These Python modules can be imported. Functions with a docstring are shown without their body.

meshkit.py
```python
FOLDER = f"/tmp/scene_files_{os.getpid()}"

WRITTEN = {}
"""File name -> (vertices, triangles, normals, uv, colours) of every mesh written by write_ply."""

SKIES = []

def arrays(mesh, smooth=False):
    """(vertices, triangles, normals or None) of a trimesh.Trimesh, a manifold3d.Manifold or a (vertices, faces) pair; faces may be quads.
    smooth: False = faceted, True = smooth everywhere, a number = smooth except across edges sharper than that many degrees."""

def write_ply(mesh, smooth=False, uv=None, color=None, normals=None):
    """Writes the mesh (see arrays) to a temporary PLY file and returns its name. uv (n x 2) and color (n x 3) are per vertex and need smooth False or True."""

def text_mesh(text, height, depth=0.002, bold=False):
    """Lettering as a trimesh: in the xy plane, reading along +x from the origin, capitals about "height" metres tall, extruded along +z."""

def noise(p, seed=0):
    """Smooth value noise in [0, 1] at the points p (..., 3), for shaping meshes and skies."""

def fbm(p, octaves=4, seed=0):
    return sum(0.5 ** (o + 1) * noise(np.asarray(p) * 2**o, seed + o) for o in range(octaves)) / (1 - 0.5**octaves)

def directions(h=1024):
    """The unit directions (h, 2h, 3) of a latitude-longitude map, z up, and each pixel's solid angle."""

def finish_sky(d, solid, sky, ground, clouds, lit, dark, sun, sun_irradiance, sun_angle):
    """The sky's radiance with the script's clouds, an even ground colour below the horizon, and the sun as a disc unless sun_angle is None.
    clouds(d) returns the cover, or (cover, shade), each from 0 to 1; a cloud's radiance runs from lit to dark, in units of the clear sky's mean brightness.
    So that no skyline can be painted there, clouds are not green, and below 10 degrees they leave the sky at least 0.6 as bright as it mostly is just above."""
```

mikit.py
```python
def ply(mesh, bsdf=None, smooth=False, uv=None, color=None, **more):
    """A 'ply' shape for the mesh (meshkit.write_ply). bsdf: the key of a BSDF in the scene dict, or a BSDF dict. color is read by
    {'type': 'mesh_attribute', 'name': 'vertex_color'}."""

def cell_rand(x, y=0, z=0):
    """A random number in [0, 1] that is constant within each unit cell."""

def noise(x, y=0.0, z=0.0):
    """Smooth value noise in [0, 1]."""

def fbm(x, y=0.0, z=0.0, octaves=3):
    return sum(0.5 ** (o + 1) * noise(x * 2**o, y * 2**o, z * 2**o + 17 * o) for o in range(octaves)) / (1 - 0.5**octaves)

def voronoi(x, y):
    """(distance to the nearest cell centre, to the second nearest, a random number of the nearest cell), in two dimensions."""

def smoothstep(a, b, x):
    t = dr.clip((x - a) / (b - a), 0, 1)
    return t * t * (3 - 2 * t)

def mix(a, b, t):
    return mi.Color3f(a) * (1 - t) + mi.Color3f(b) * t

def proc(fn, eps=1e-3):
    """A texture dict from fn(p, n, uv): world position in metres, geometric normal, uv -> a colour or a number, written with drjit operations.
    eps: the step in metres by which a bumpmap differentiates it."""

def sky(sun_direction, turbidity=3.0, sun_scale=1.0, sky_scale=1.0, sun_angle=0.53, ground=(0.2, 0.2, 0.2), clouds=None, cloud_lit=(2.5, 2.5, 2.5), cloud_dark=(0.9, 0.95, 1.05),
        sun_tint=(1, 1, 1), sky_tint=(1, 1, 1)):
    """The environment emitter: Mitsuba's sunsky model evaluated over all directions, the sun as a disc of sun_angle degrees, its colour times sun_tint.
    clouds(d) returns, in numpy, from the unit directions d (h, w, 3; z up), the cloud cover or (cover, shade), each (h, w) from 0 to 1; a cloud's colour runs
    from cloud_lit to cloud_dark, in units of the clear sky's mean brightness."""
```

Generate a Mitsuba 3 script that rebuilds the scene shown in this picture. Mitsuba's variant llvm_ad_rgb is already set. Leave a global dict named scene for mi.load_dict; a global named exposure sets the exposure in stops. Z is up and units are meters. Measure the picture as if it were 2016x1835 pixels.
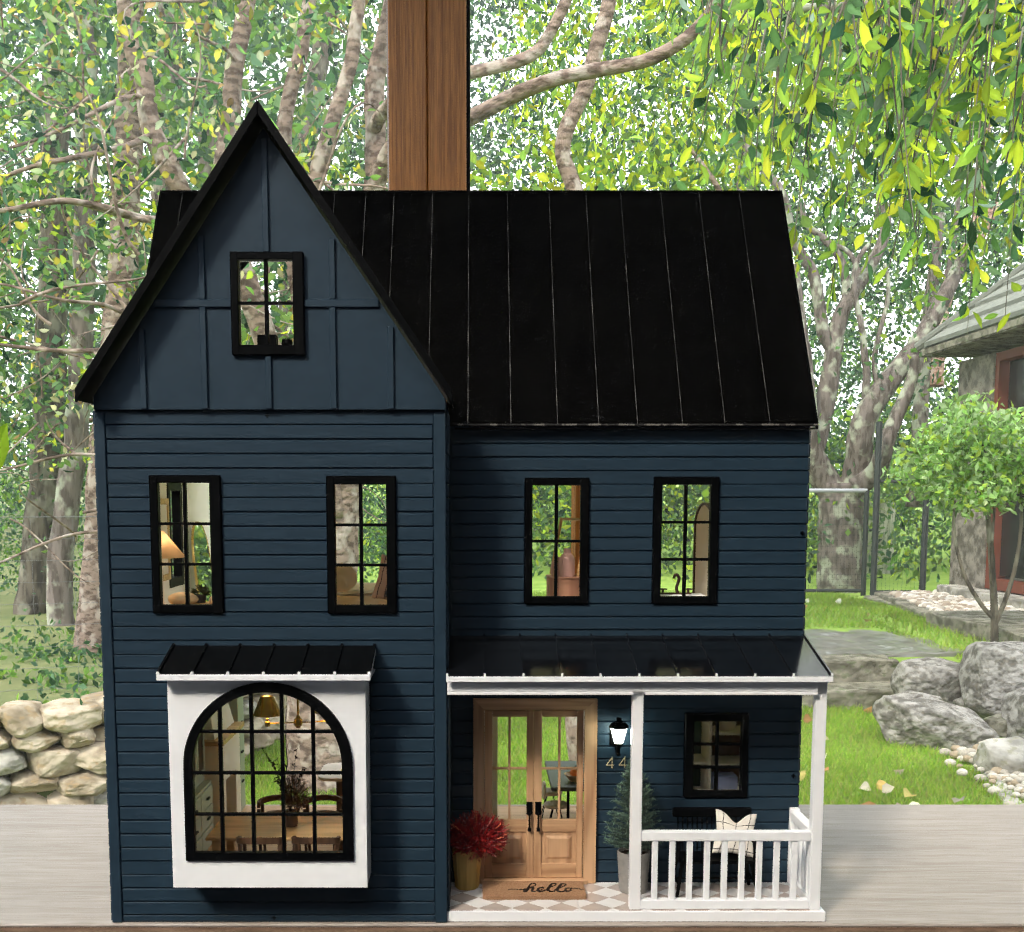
import math, random, numpy as np, trimesh, mitsuba as mi, drjit as dr, mikit, meshkit
from mikit import noise, fbm, voronoi, cell_rand, smoothstep, mix
from shapely.geometry import Polygon, box as sbox, LineString, Point
from shapely.ops import unary_union
from shapely import affinity
T = mi.ScalarTransform4f
scene, labels = {}, {}

# ---------------------------------------------------------------- camera, sky, exposure
PITCH = math.atan(0.124)
HAZE = 0.0026
EYE = (0.0, -1.25, 0.4287)
scene['camera'] = {
    'type': 'perspective', 'fov': 43.899, 'fov_axis': 'x', 'near_clip': 0.05, 'far_clip': 400.0,
    'principal_point_offset_x': (1007.5 - 938.0) / 2015.0, 'principal_point_offset_y': (917.5 - 1290.0) / 1835.0,
    'to_world': T().look_at(origin=list(EYE), target=[EYE[0], EYE[1] + math.cos(PITCH), EYE[2] - math.sin(PITCH)], up=[0, 0, 1])}
scene['air'] = {'type': 'homogeneous', 'albedo': {'type': 'rgb', 'value': [.95, .95, .95]}, 'sigma_t': HAZE}
scene['camera']['medium'] = {'type': 'ref', 'id': 'air'}
SUN = (-0.42, -0.67, 0.61)
scene['sky'] = mikit.sky(SUN, turbidity=3, sun_scale=0.24, sun_angle=10, sun_tint=(.88, .98, 1.13), sky_scale=1.0, clouds=lambda d: 1.0,
                         cloud_lit=(3.7, 3.85, 4.05), cloud_dark=(1.5, 1.55, 1.65), ground=(0.10, 0.11, 0.08))
exposure = 3.5

# ---------------------------------------------------------------- helpers
rng = np.random.default_rng(44)
taken = {}
def numbered(name):
    n = taken.get(name, -1) + 1
    taken[name] = n
    return name if n == 0 else f'{name}_{n:03d}'
def full(name, parent): return f'{parent}__{name}' if parent else name
def thing(name, label=None, cat=None, group=None, parent=None, kind=None):
    k = numbered(full(name, parent))
    tag(k, label, cat, group, kind)
    return k
def tag(k, label=None, cat=None, group=None, kind=None):
    d = {a: b for a, b in (('label', label), ('category', cat), ('group', group), ('kind', kind)) if b}
    if d: labels[k] = d
    return k
def add(name, mesh, mat, parent=None, smooth=False, **more):
    k = numbered(full(name, parent))
    assert k not in scene, k
    scene[k] = mikit.ply(cat(mesh) if isinstance(mesh, list) else mesh, mat, smooth, **more)
    return k
def cat(ms): return trimesh.util.concatenate(ms)
def tm(v, f): return trimesh.Trimesh(np.asarray(v, float), np.asarray(f), process=False)
def hull(p): return trimesh.convex.convex_hull(np.asarray(p, float))
def bx(x0, x1, y0, y1, z0, z1, b=0.0):
    if b <= 0:
        m = trimesh.creation.box(bounds=[[x0, y0, z0], [x1, y1, z1]])
        return m
    p = []
    for sx in (0, 1):
        for sy in (0, 1):
            for sz in (0, 1):
                x, y, z = (x0, x1)[sx], (y0, y1)[sy], (z0, z1)[sz]
                ex, ey, ez = b * (1 - 2 * sx), b * (1 - 2 * sy), b * (1 - 2 * sz)
                p += [(x + ex, y + ey, z), (x + ex, y, z + ez), (x, y + ey, z + ez)]
    return hull(p)
def pieces(g): return [p for p in getattr(g, 'geoms', [g]) if p.geom_type == 'Polygon' and p.area > 1e-9]
def ext(poly, t):
    return cat([trimesh.creation.extrude_polygon(p, t, engine='earcut') for p in pieces(poly)])
def wall_xz(poly, y0, y1):
    m = ext(poly, y1 - y0); v = m.vertices
    return tm(np.stack([v[:, 0], y0 + v[:, 2], v[:, 1]], 1), m.faces[:, ::-1])
def wall_yz(poly, x0, x1):
    m = ext(poly, x1 - x0); v = m.vertices
    return tm(np.stack([x0 + v[:, 2], v[:, 0], v[:, 1]], 1), m.faces)
def plan(poly, z0, z1):
    m = ext(poly, z1 - z0); m.apply_translation([0, 0, z0]); return m
def slab(poly, zf, t):
    m = ext(poly, t); v = m.vertices.copy(); v[:, 2] += zf(v[:, 0], v[:, 1]) - t
    return tm(v, m.faces)
def frames(p):
    p = np.asarray(p, float); t = np.gradient(p, axis=0)
    t /= np.linalg.norm(t, axis=1, keepdims=True) + 1e-12
    up = np.array([0.31, 0.17, 0.93]) if abs(t[0] @ np.array([0.31, 0.17, 0.93])) < .9 else np.array([1.0, 0, 0])
    a = np.cross(t, up); a /= np.linalg.norm(a, axis=1, keepdims=True) + 1e-12
    return p, t, a, np.cross(t, a)
def tube(p, r, sides=8, caps=True):
    p, t, a, b = frames(p); n = len(p)
    r = np.broadcast_to(np.asarray(r, float), (n,)); an = np.arange(sides) * 2 * np.pi / sides
    v = p[:, None] + r[:, None, None] * (np.cos(an)[None, :, None] * a[:, None] + np.sin(an)[None, :, None] * b[:, None])
    i, j = np.meshgrid(np.arange(n - 1), np.arange(sides), indexing='ij')
    q = np.stack([i * sides + j, (i + 1) * sides + j, (i + 1) * sides + (j + 1) % sides, i * sides + (j + 1) % sides], -1).reshape(-1, 4)
    f = np.vstack([q[:, [0, 2, 1]], q[:, [0, 3, 2]]]); v = v.reshape(-1, 3)
    if caps:
        v = np.vstack([v, p[0], p[-1]]); k = np.arange(sides)
        f = np.vstack([f, np.stack([k * 0 + n * sides, (k + 1) % sides, k], 1), np.stack([k * 0 + n * sides + 1, (n - 1) * sides + k, (n - 1) * sides + (k + 1) % sides], 1)])
    return tm(v, f)
def lathe(prof, c=(0, 0, 0), n=32):
    m = trimesh.creation.revolve(np.array(prof, float), sections=n); m.apply_translation(c); return m
def spline(pts, n):
    from scipy.interpolate import CubicSpline
    p = np.asarray(pts, float); s = np.r_[0, np.cumsum(np.linalg.norm(np.diff(p, axis=0), axis=1))]
    return CubicSpline(s, p)(np.linspace(0, s[-1], n))
def rot(m, ang, axis=(0, 0, 1), at=(0, 0, 0)):
    m = m.copy(); m.apply_transform(trimesh.transformations.rotation_matrix(ang, axis, at)); return m
def blob(c, r, n=3, amp=.12, freq=3.0, seed=0, p=2.0):
    m = trimesh.creation.icosphere(n); v = np.array(m.vertices)
    if p != 2.0: v = np.sign(v) * np.abs(v) ** (2 / p)
    d = 1 + amp * (meshkit.fbm(v * freq + seed * 7.7 + 20, 3, seed) * 2 - 1)
    return tm(v * d[:, None] * np.asarray(r) + np.asarray(c), m.faces)

# ---------------------------------------------------------------- materials
def pr(**k): return {'type': 'principled', **k}
def rgb(*c): return {'type': 'rgb', 'value': list(c)}
def two(b): return {'type': 'twosided', 'bsdf': b}
def bump(b, fn, scale, eps=1e-3): return {'type': 'bumpmap', 'tex': mikit.proc(fn, eps), 'scale': scale, 'bsdf': b}
def mat(name, b): scene[name] = two(b); return name
def brush(k1, k2):
    return lambda p, n, uv: fbm(p.x * k1, p.y * k1, p.z * k2, 3)
mat('navy', bump(pr(base_color=mikit.proc(lambda p, n, uv: mix((.0098, .0245, .0415), (.0145, .0328, .0540), fbm(p.x * 30, p.y * 30, p.z * 160, 3))), roughness=.48, specular=.22), brush(60, 700), .00018, 3e-4))
mat('navy_flat', bump(pr(base_color=mikit.proc(lambda p, n, uv: mix((.0102, .0248, .0418), (.0145, .0325, .0532), fbm(p.x * 60, p.y * 60, p.z * 60, 3))), roughness=.48, specular=.22), brush(700, 700), .0002, 3e-4))
mat('black', bump(pr(base_color=rgb(.0010, .0013, .0018), roughness=.40, specular=.06), brush(500, 500), .0002, 3e-4))
mat('roof_black', pr(base_color=mikit.proc(lambda p, n, uv: mix((.0003, .0003, .0004), (.001, .0009, .001), fbm(p.x * 25, p.y * 25, p.z * 25, 3))), roughness=mikit.proc(lambda p, n, uv: .42 + .2 * fbm(p.x * 40, p.y * 40, p.z * 12, 3)), specular=.025))
mat('porch_black', pr(base_color=rgb(.003, .0035, .005), roughness=.11, specular=.6))
mat('seam', pr(base_color=mikit.proc(lambda p, n, uv: mix((.008, .008, .009), (.095, .093, .09), smoothstep(.40, .8, fbm(p.x * 9, p.y * 14, p.z * 60, 3)))), roughness=.5))
mat('worn', pr(base_color=mikit.proc(lambda p, n, uv: mix((.006, .006, .006), (.13, .12, .11), smoothstep(.5, .62, fbm(p.x * 120, 1., 1., 3)))), roughness=.6))
mat('white', bump(pr(base_color=mikit.proc(lambda p, n, uv: mix((.75, .765, .79), (.81, .82, .845), fbm(p.x * 40, p.y * 40, p.z * 40, 3))), roughness=.38, specular=.4), brush(400, 400), .00012, 3e-4))
mat('white_gloss', pr(base_color=rgb(.80, .80, .82), roughness=.16, specular=.5))
mat('plaster', pr(base_color=mikit.proc(lambda p, n, uv: mix((.72, .69, .62), (.80, .77, .71), fbm(p.x * 15, p.y * 15, p.z * 15, 2))), roughness=.8))
def wood(a, b, ax, f=1.0):
    def fn(p, n, uv):
        q = [p.x * 260 * f, p.y * 260 * f, p.z * 260 * f]; q[ax] = q[ax] * .035
        w = [p.x * 26 * f, p.y * 26 * f, p.z * 26 * f]; w[ax] = w[ax] * .12
        g = .65 * fbm(*q, 3) + .35 * dr.abs(dr.sin(14 * fbm(*w, 2)))
        return mix(a, b, smoothstep(.25, .8, g))
    return mikit.proc(fn)
mat('oak_up', pr(base_color=wood((.33, .180, .095), (.52, .32, .185), 2), roughness=.45, specular=.4))
mat('oak_across', pr(base_color=wood((.34, .19, .10), (.54, .335, .195), 0), roughness=.45, specular=.4))
mat('post_wood', pr(base_color=mikit.proc(lambda p, n, uv: mix((.40, .135, .030), (.80, .335, .090), smoothstep(.25, .8, .62 * fbm(p.x * 620, p.y * 620, p.z * 9, 3) + .22 * fbm(p.x * 60, p.y * 60, p.z * 2.2, 3) + .16 * noise(p.x * 900, p.y * 900, p.z * 60)))), roughness=.42, specular=.4))
mat('table_wood', pr(base_color=wood((.42, .25, .10), (.58, .37, .17), 0), roughness=.35))
mat('walnut', pr(base_color=wood((.05, .025, .014), (.12, .06, .03), 2), roughness=.45))
mat('rosy_wood', pr(base_color=wood((.30, .14, .09), (.46, .24, .16), 2), roughness=.5))
def counter_fn(p, n, uv):
    g = fbm(p.x * 7, p.y * 120, 3., 4); h = fbm(p.x * 40, p.y * 700, 1., 3)
    return mix((.275, .234, .206), (.385, .345, .315), smoothstep(.15, .85, .45 * g + .55 * h))
mat('counter_top', bump(pr(base_color=mikit.proc(counter_fn), roughness=mikit.proc(lambda p, n, uv: .30 + .22 * fbm(p.x * 30, p.y * 400, 0., 3)), specular=.55), lambda p, n, uv: fbm(p.x * 40, p.y * 900, 1., 3), .0006, 4e-4))
mat('counter_front', pr(base_color=mikit.proc(lambda p, n, uv: mix((.10, .058, .038), (.30, .20, .14), fbm(p.x * 35, p.y * 35, p.z * 350, 4))), roughness=.5))
mat('tile_grey', pr(base_color=mikit.proc(lambda p, n, uv: mix((.40, .34, .31), (.50, .43, .40), fbm(p.x * 90, p.y * 90, 0., 3))), roughness=.25))
mat('tile_white', pr(base_color=mikit.proc(lambda p, n, uv: mix((.66, .65, .65), (.78, .77, .77), fbm(p.x * 60, p.y * 60, 0., 3))), roughness=.25))
mat('coir', bump(pr(base_color=mikit.proc(lambda p, n, uv: mix((.19, .095, .05), (.42, .25, .15), fbm(p.x * 1300, p.y * 1300, p.z * 1300, 2))), roughness=.95, specular=.1), lambda p, n, uv: noise(p.x * 1500, p.y * 1500, p.z * 1500), .0012, 2e-4))
mat('ink', pr(base_color=rgb(.012, .008, .007), roughness=.8, specular=.1))
mat('brass', {'type': 'roughconductor', 'material': 'Au', 'alpha': .22, 'specular_reflectance': rgb(.72, .62, .5)})
mat('brass_number', pr(base_color=rgb(.75, .62, .40), metallic=.5, roughness=.4))
mat('gold_wood', pr(base_color=wood((.34, .21, .05), (.50, .33, .10), 2), roughness=.5))
mat('concrete', pr(base_color=mikit.proc(lambda p, n, uv: mix((.17, .165, .155), (.25, .24, .23), fbm(p.x * 200, p.y * 200, p.z * 200, 3))), roughness=.85))
mat('fabric_cream', bump(pr(base_color=rgb(.62, .58, .50), roughness=.95, sheen=.3), brush(900, 900), .0006, 3e-4))
mat('fabric_tan', bump(pr(base_color=rgb(.78, .60, .40), roughness=.95, sheen=.4), brush(600, 600), .0008, 3e-4))
mat('linen', pr(base_color=rgb(.72, .66, .58), roughness=.9))
mat('dark_cloth', pr(base_color=rgb(.03, .025, .022), roughness=.8))
mat('sage', pr(base_color=rgb(.30, .35, .29), roughness=.45))
mat('dark_green', pr(base_color=rgb(.03, .075, .055), roughness=.6))
mat('dark_glass', pr(base_color=rgb(.01, .012, .013), roughness=.12, specular=.5))
mat('pink_glaze', pr(base_color=rgb(.46, .27, .24), roughness=.4))
mat('ceramic', pr(base_color=rgb(.70, .62, .55), roughness=.5))
mat('slate_top', pr(base_color=rgb(.06, .068, .075), roughness=.4))
mat('mirror', {'type': 'conductor', 'material': 'none', 'specular_reflectance': rgb(.8, .85, .82)})
mat('orange_peel', pr(base_color=rgb(.75, .20, .04), roughness=.5))
mat('blue_card', pr(base_color=rgb(.30, .36, .58), roughness=.6))
mat('red_flower', pr(base_color={'type': 'mesh_attribute', 'name': 'vertex_color'}, roughness=.6))
mat('needles', pr(base_color={'type': 'mesh_attribute', 'name': 'vertex_color'}, roughness=.65))
mat('tint', pr(base_color={'type': 'mesh_attribute', 'name': 'vertex_color'}, roughness=.85, specular=.2))
mat('bronze', pr(base_color=rgb(.09, .055, .04), metallic=.7, roughness=.4))
scene['glass'] = {'type': 'thindielectric', 'int_ior': 1.13}
scene['lamp_glass'] = two(pr(base_color=rgb(.8, .8, .75), roughness=.3))
scene['leaf'] = {'type': 'principledthin', 'base_color': {'type': 'mesh_attribute', 'name': 'vertex_color'}, 'roughness': .27, 'diff_trans': 1.25, 'spec_trans': 0.0, 'eta': 1.4}
def bark(a, b, c, f, fz=.55, fx=1.0):
    def fn(p, n, uv):
        g = fbm(p.x * 9 * f * fx, p.y * 9 * f * fx, p.z * 30 * f * fz, 4); h = fbm(p.x * 7 * f + 5, p.y * 7 * f, p.z * 5 * f, 4)
        return mix(mix(a, b, smoothstep(.34, .62, g)), c, smoothstep(.50, .70, h))
    return fn
def bark_mat(name, a, b, c, f=1.0, fz=.55, fx=1.0):
    mat(name, bump(pr(base_color=mikit.proc(bark(a, b, c, f, fz, fx)), roughness=.9, specular=.2), lambda p, n, uv: fbm(p.x * 14 * f * fx, p.y * 14 * f * fx, p.z * 40 * f * fz, 3), .012, 2e-3))
bark_mat('bark_pale', (.085, .060, .048), (.215, .16, .13), (.31, .265, .23), 2.6)
bark_mat('bark_pink', (.17, .09, .07), (.42, .26, .21), (.55, .46, .40), 2.4)
bark_mat('bark_dark', (.035, .03, .025), (.11, .095, .075), (.17, .165, .13), 1.2, .12, 2.2)
bark_mat('bark_grey', (.075, .062, .054), (.155, .13, .118), (.30, .32, .25), 1.3, .14, 2.4)
bark_mat('bark_stump', (.22, .24, .17), (.38, .40, .29), (.50, .48, .40), 1.0, .15, 2.0)
def stone_mat(name, a, b, c, f=1.0):
    mat(name, bump(pr(base_color=mikit.proc(lambda p, n, uv: mix(mix(a, b, smoothstep(.3, .68, fbm(p.x * 6 * f, p.y * 6 * f, p.z * 6 * f, 5))), c, .6 * smoothstep(.56, .72, fbm(p.x * 17 * f + 9, p.y * 17 * f, p.z * 17 * f, 3)))), roughness=.8, specular=.3), lambda p, n, uv: fbm(p.x * 11 * f, p.y * 11 * f, p.z * 11 * f, 4), .035, 4e-3))
stone_mat('stone_grey', (.10, .092, .082), (.30, .285, .265), (.13, .11, .085), 3.6)
stone_mat('stone_pale', (.18, .17, .15), (.38, .36, .32), (.20, .19, .12), 1.8)
stone_mat('stone_house', (.085, .075, .062), (.24, .215, .185), (.12, .10, .07), 1.8)
stone_mat('stone_tan', (.19, .15, .10), (.40, .34, .26), (.26, .18, .09), 1.8)
stone_mat('slab_stone', (.08, .074, .055), (.22, .205, .165), (.10, .125, .06), 1.8)
mat('wet_slab', pr(base_color=mikit.proc(lambda p, n, uv: mix((.09, .086, .075), (.21, .205, .19), fbm(p.x * 5, p.y * 5, 0., 4))), roughness=.07, specular=.6))
mat('unseen_room_paint', pr(base_color=rgb(.16, .16, .17), roughness=.9, specular=.2))  # paint of the unseen room, dark so it bounces little light
mat('soil', pr(base_color=rgb(.035, .026, .018), roughness=1.0, specular=.1))
mat('lawn_mat', pr(base_color=mikit.proc(lambda p, n, uv: mix(mix((.12, .21, .03), (.24, .34, .07), fbm(p.x * 3.5, p.y * 3.5, 0., 5)), mix((.07, .10, .035), (.15, .15, .07), fbm(p.x * 5, p.y * 5, 0., 4)), smoothstep(-.4, -1.2, p.x + .12 * p.y - .2) * smoothstep(3., 4.4, p.y))), roughness=.9, specular=.2))
mat('shingle', pr(base_color=mikit.proc(lambda p, n, uv: mix((.095, .102, .085), (.165, .175, .152), fbm(p.x * 8, p.y * 8, p.z * 30, 4))), roughness=.85))
mat('red_frame', pr(base_color=rgb(.14, .036, .022), roughness=.5))
mat('fence_black', pr(base_color=rgb(.02, .026, .027), roughness=.5))
mat('rail_grey', pr(base_color=rgb(.36, .38, .42), roughness=.4))
mat('wire', pr(base_color=rgb(.12, .125, .13), roughness=.5))
mat('pebble_mat', pr(base_color={'type': 'mesh_attribute', 'name': 'vertex_color'}, roughness=.8))


# ================================================================ the counter, post and window
k = add('counter', [bx(-2.2, 2.2, -.006, .500, -.004, 0, .0015)], 'counter_top'); tag(k, 'pale grey brown wooden counter the dollhouse stands on', kind='structure')
k = add('front_edge', bx(-2.2, 2.2, -.0045, -.0005, -.055, -.004), 'counter_front', 'counter')
add('panel', bx(-2.2, 2.2, -.0005, .50, -.055, -.0045), 'counter_front', 'counter')
post = thing('window_post', 'brown wooden post between the two large windows behind the house', 'post')
add('plank', bx(-.1130, -.0640, .452, .56, .0005, 2.6, .0015), 'post_wood', post)
add('plank', bx(-.0628, -.0135, .452, .56, .0005, 2.6, .0015), 'post_wood', post)
tag(add('gasket', bx(-.0128, -.0088, .462, .55, .0005, 2.6), 'black', post), 'black rubber gasket along the right side of the post')
tag(add('bead', bx(-.1165, -.1135, .475, .55, .0005, 2.6), 'white', post), 'pale bead along the left side of the post')
for x0, x1, w in ((-2.2, -.1150, 'left'), (-.0108, 2.2, 'right')):
    k = add('window_pane', tm([[x0, .512, .0005], [x1, .512, .0005], [x1, .512, 2.6], [x0, .512, 2.6]], [[0, 1, 2], [0, 2, 3]]), 'glass')
    tag(k, f'large clear window pane on the {w} of the wooden post', 'window pane')

# unseen room round the camera, placed to block sky; skylight lights the house front
room = sbox(-2.25, -3.2, 2.25, .56)
UNSEEN_SKYLIGHT = sbox(-1.75, -2.20, .10, -.62)  # out of view, placed on the sun path to light the house front
for n_, g_, a_, b_ in (('ceiling', room.difference(UNSEEN_SKYLIGHT), 1.50, 1.56), ('floor', room, -1.02, -.98)):
    tag(add(n_, plan(g_, a_, b_), 'unseen_room_paint'), n_ + ' of the unseen room, placed to shape the light on the dollhouse', kind='structure')
for a_ in ((-2.31, -2.2501, -3.2, .56, -.98, 1.50), (2.2501, 2.31, -3.2, .56, -.98, 1.50), (-2.31, 2.31, -3.26, -3.2001, -.98, 1.50), (-2.25, 2.25, .40, .46, -.98, -.056)):
    tag(add('unseen_room_wall', bx(*a_), 'unseen_room_paint'), 'plain wall of the unseen room, placed to keep sky light off the dollhouse front', kind='structure')

# ================================================================ the dollhouse
H = thing('dollhouse', 'navy blue wooden dollhouse with black roofs, white arched bay and white porch', 'dollhouse')
def hp(name): return numbered(full(name, H))
COURSE, BASE = .01403, .0078
def clap(parent, rowsz, x0, x1, holes, place, z1=None):
    """boards between x0 and x1 for each course, cut round the holes (rectangles in x,z)"""
    ob = unary_union(holes) if holes else Polygon()
    for (za, zb) in rowsz:
        e0, e1 = rng.uniform(0, .0007), rng.uniform(0, .0007); dz = rng.normal() * .00014; za, zb = za + dz, zb + dz * .6 + rng.normal() * .00010
        g = sbox(x0 + e0, za + .00055, x1 - e1, zb - .00055).difference(ob)
        for p in pieces(g):
            if p.area < 4e-6: continue
            a, b, c, d = p.bounds; pr_ = rng.uniform(-.00025, .00025)
            if abs(p.area - (c - a) * (d - b)) < 1e-8: place(parent, None, (a, c, b, d), pr_)
            else: place(parent, p, None, pr_)
def rows(n0, n1, top=None): return [(BASE + COURSE * i, BASE + COURSE * (i + 1)) for i in range(n0, n1)]
def front(y):
    def place(parent, poly, r, o):
        if r: m = bx(r[0], r[1], y - .0022 - o, y + .0005, r[2], r[3], .0008)
        else: m = wall_xz(poly, y - .0020 - o, y + .0005)
        add('clapboard', m, 'navy', parent)
    return place
def sidewall(x, s):
    def place(parent, poly, r, o):
        xa, xb = sorted((x + s * (.0022 + o), x - s * .0005))
        add('clapboard', bx(xa, xb, r[0], r[1], r[2], r[3], .0005) if r else wall_yz(poly, xa, xb), 'navy', parent)
    return place
# --- windows: (x0,x1,z0,z1) outer frame, inner opening, columns, rows
def window(y, o, i, cols, rws, fr=.006):
    w = hp('window')
    ring = sbox(o[0], o[2], o[1], o[3]).difference(sbox(i[0], i[2], i[1], i[3]))
    fm = [bx(o[0], i[0], y - .0062, y + .004, o[2], o[3], .0009), bx(i[1], o[1], y - .0062, y + .004, o[2], o[3], .0009),
          bx(i[0] - .0012, i[1] + .0012, y - .0058, y + .004, o[2] + .0002, i[2], .0009), bx(i[0] - .0012, i[1] + .0012, y - .0058, y + .004, i[3], o[3] - .0002, .0009)]
    add('frame', fm, 'black', w)
    xs = np.linspace(i[0], i[1], cols + 1); zs = np.linspace(i[2], i[3], rws + 1); mw = .00165
    for x in xs[1:-1]: add('muntin', bx(x - mw, x + mw, y - .0030, y + .0030, i[2] - .0005, i[3] + .0005, .0005), 'black', w)
    for z in zs[1:-1]: add('muntin', bx(i[0] - .0005, i[1] + .0005, y - .0026, y + .0026, z - mw * .85, z + mw * .85, .0005), 'black', w)
    for a in range(cols):
        for b in range(rws):
            X0, X1, Z0, Z1 = xs[a], xs[a + 1], zs[b], zs[b + 1]
            add('pane', tm([[X0, y + .0033, Z0], [X1, y + .0033, Z0], [X1, y + .0033, Z1], [X0, y + .0033, Z1]], [[0, 1, 2], [0, 2, 3]]), 'glass', w)
    return w
W1o, W1i = (-.3183, -.2492, .3157, .4503), (-.3101, -.2598, .3242, .4430)
W2o, W2i = (-.1462, -.0788, .3155, .4497), (-.1382, -.0881, .3238, .4415)
W3o, W3i = (.0505, .1182, .3169, .4494), (.0588, .1093, .3245, .4415)
W4o, W4i = (.1863, .2547, .3169, .4505), (.1950, .2459, .3245, .4421)
W5o, W5i = (.2240, .2925, .1067, .1991), (.2338, .2851, .1140, .1901)
W6o, W6i = (-.2333, -.1638, .5634, .6593), (-.2258, -.1743, .5730, .6519)
for y, o, i, c, r, l in ((0, W1o, W1i, 2, 3, 'black six-pane window of the tower left of the other one'), (0, W2o, W2i, 2, 3, 'black six-pane window of the tower near the recessed wing'),
                         (.1, W3o, W3i, 2, 2, 'black four-pane upper window above the front door'), (.1, W4o, W4i, 2, 3, 'black six-pane upper window above the porch railing'),
                         (.1, W5o, W5i, 2, 3, 'black six-pane window under the porch roof'), (-.008, W6o, W6i, 2, 2, 'black four-pane attic window in the gable')):
    tag(window(y, o, i, c, r), l)
R = lambda o, m=0: sbox(o[0] - m, o[2] - m, o[1] + m, o[3] + m)
# --- tower walls
TX0, TX1 = -.3700, -.0300
BAY = sbox(-.2955, .0521, -.1063, .2836)
tw = hp('tower_wall')
backing = sbox(TX0, 0, TX1, .5160).difference(unary_union([R(W1i, .0006), R(W2i, .0006), sbox(-.2900, .0575, -.1115, .2498)]))
add('backing', wall_xz(backing, .0006, .0046), 'navy_flat', tw)
add('lining', wall_xz(backing, .0047, .0065), 'plaster', tw)
cb = [(TX0, TX0 + .0100), (TX1 - .0118, TX1)]
for a, b in cb: add('corner_board', bx(a, b, -.0032, .0006, .0006, .5120, .0006), 'navy_flat', tw)
add('frieze', bx(cb[0][1] + .0003, cb[1][0] - .0003, -.0024, .0006, BASE + 35 * COURSE + .0005, .5120, .0005), 'navy_flat', tw)
clap(tw, [(.0006, BASE)] + rows(0, 35), cb[0][1] + .0003, cb[1][0] - .0003, [R(W1o, .0002), R(W2o, .0002), BAY], front(.0006))
tl = hp('tower_side_wall'); tag(tl, 'outer side wall of the tower')
SIDEWIN = sbox(.262, .33, .318, .44)
lp = Polygon([(.0048, 0), (.492, 0), (.492, .5125), (.2752, .765), (.105, .5125), (.0048, .5125)]).difference(SIDEWIN)
add('backing', wall_yz(lp, TX0, TX0 + .004), 'navy_flat', tl)
add('lining', wall_yz(lp.intersection(sbox(.007, .012, .4919, .80)), TX0 + .0041, TX0 + .006), 'plaster', tl)
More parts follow.
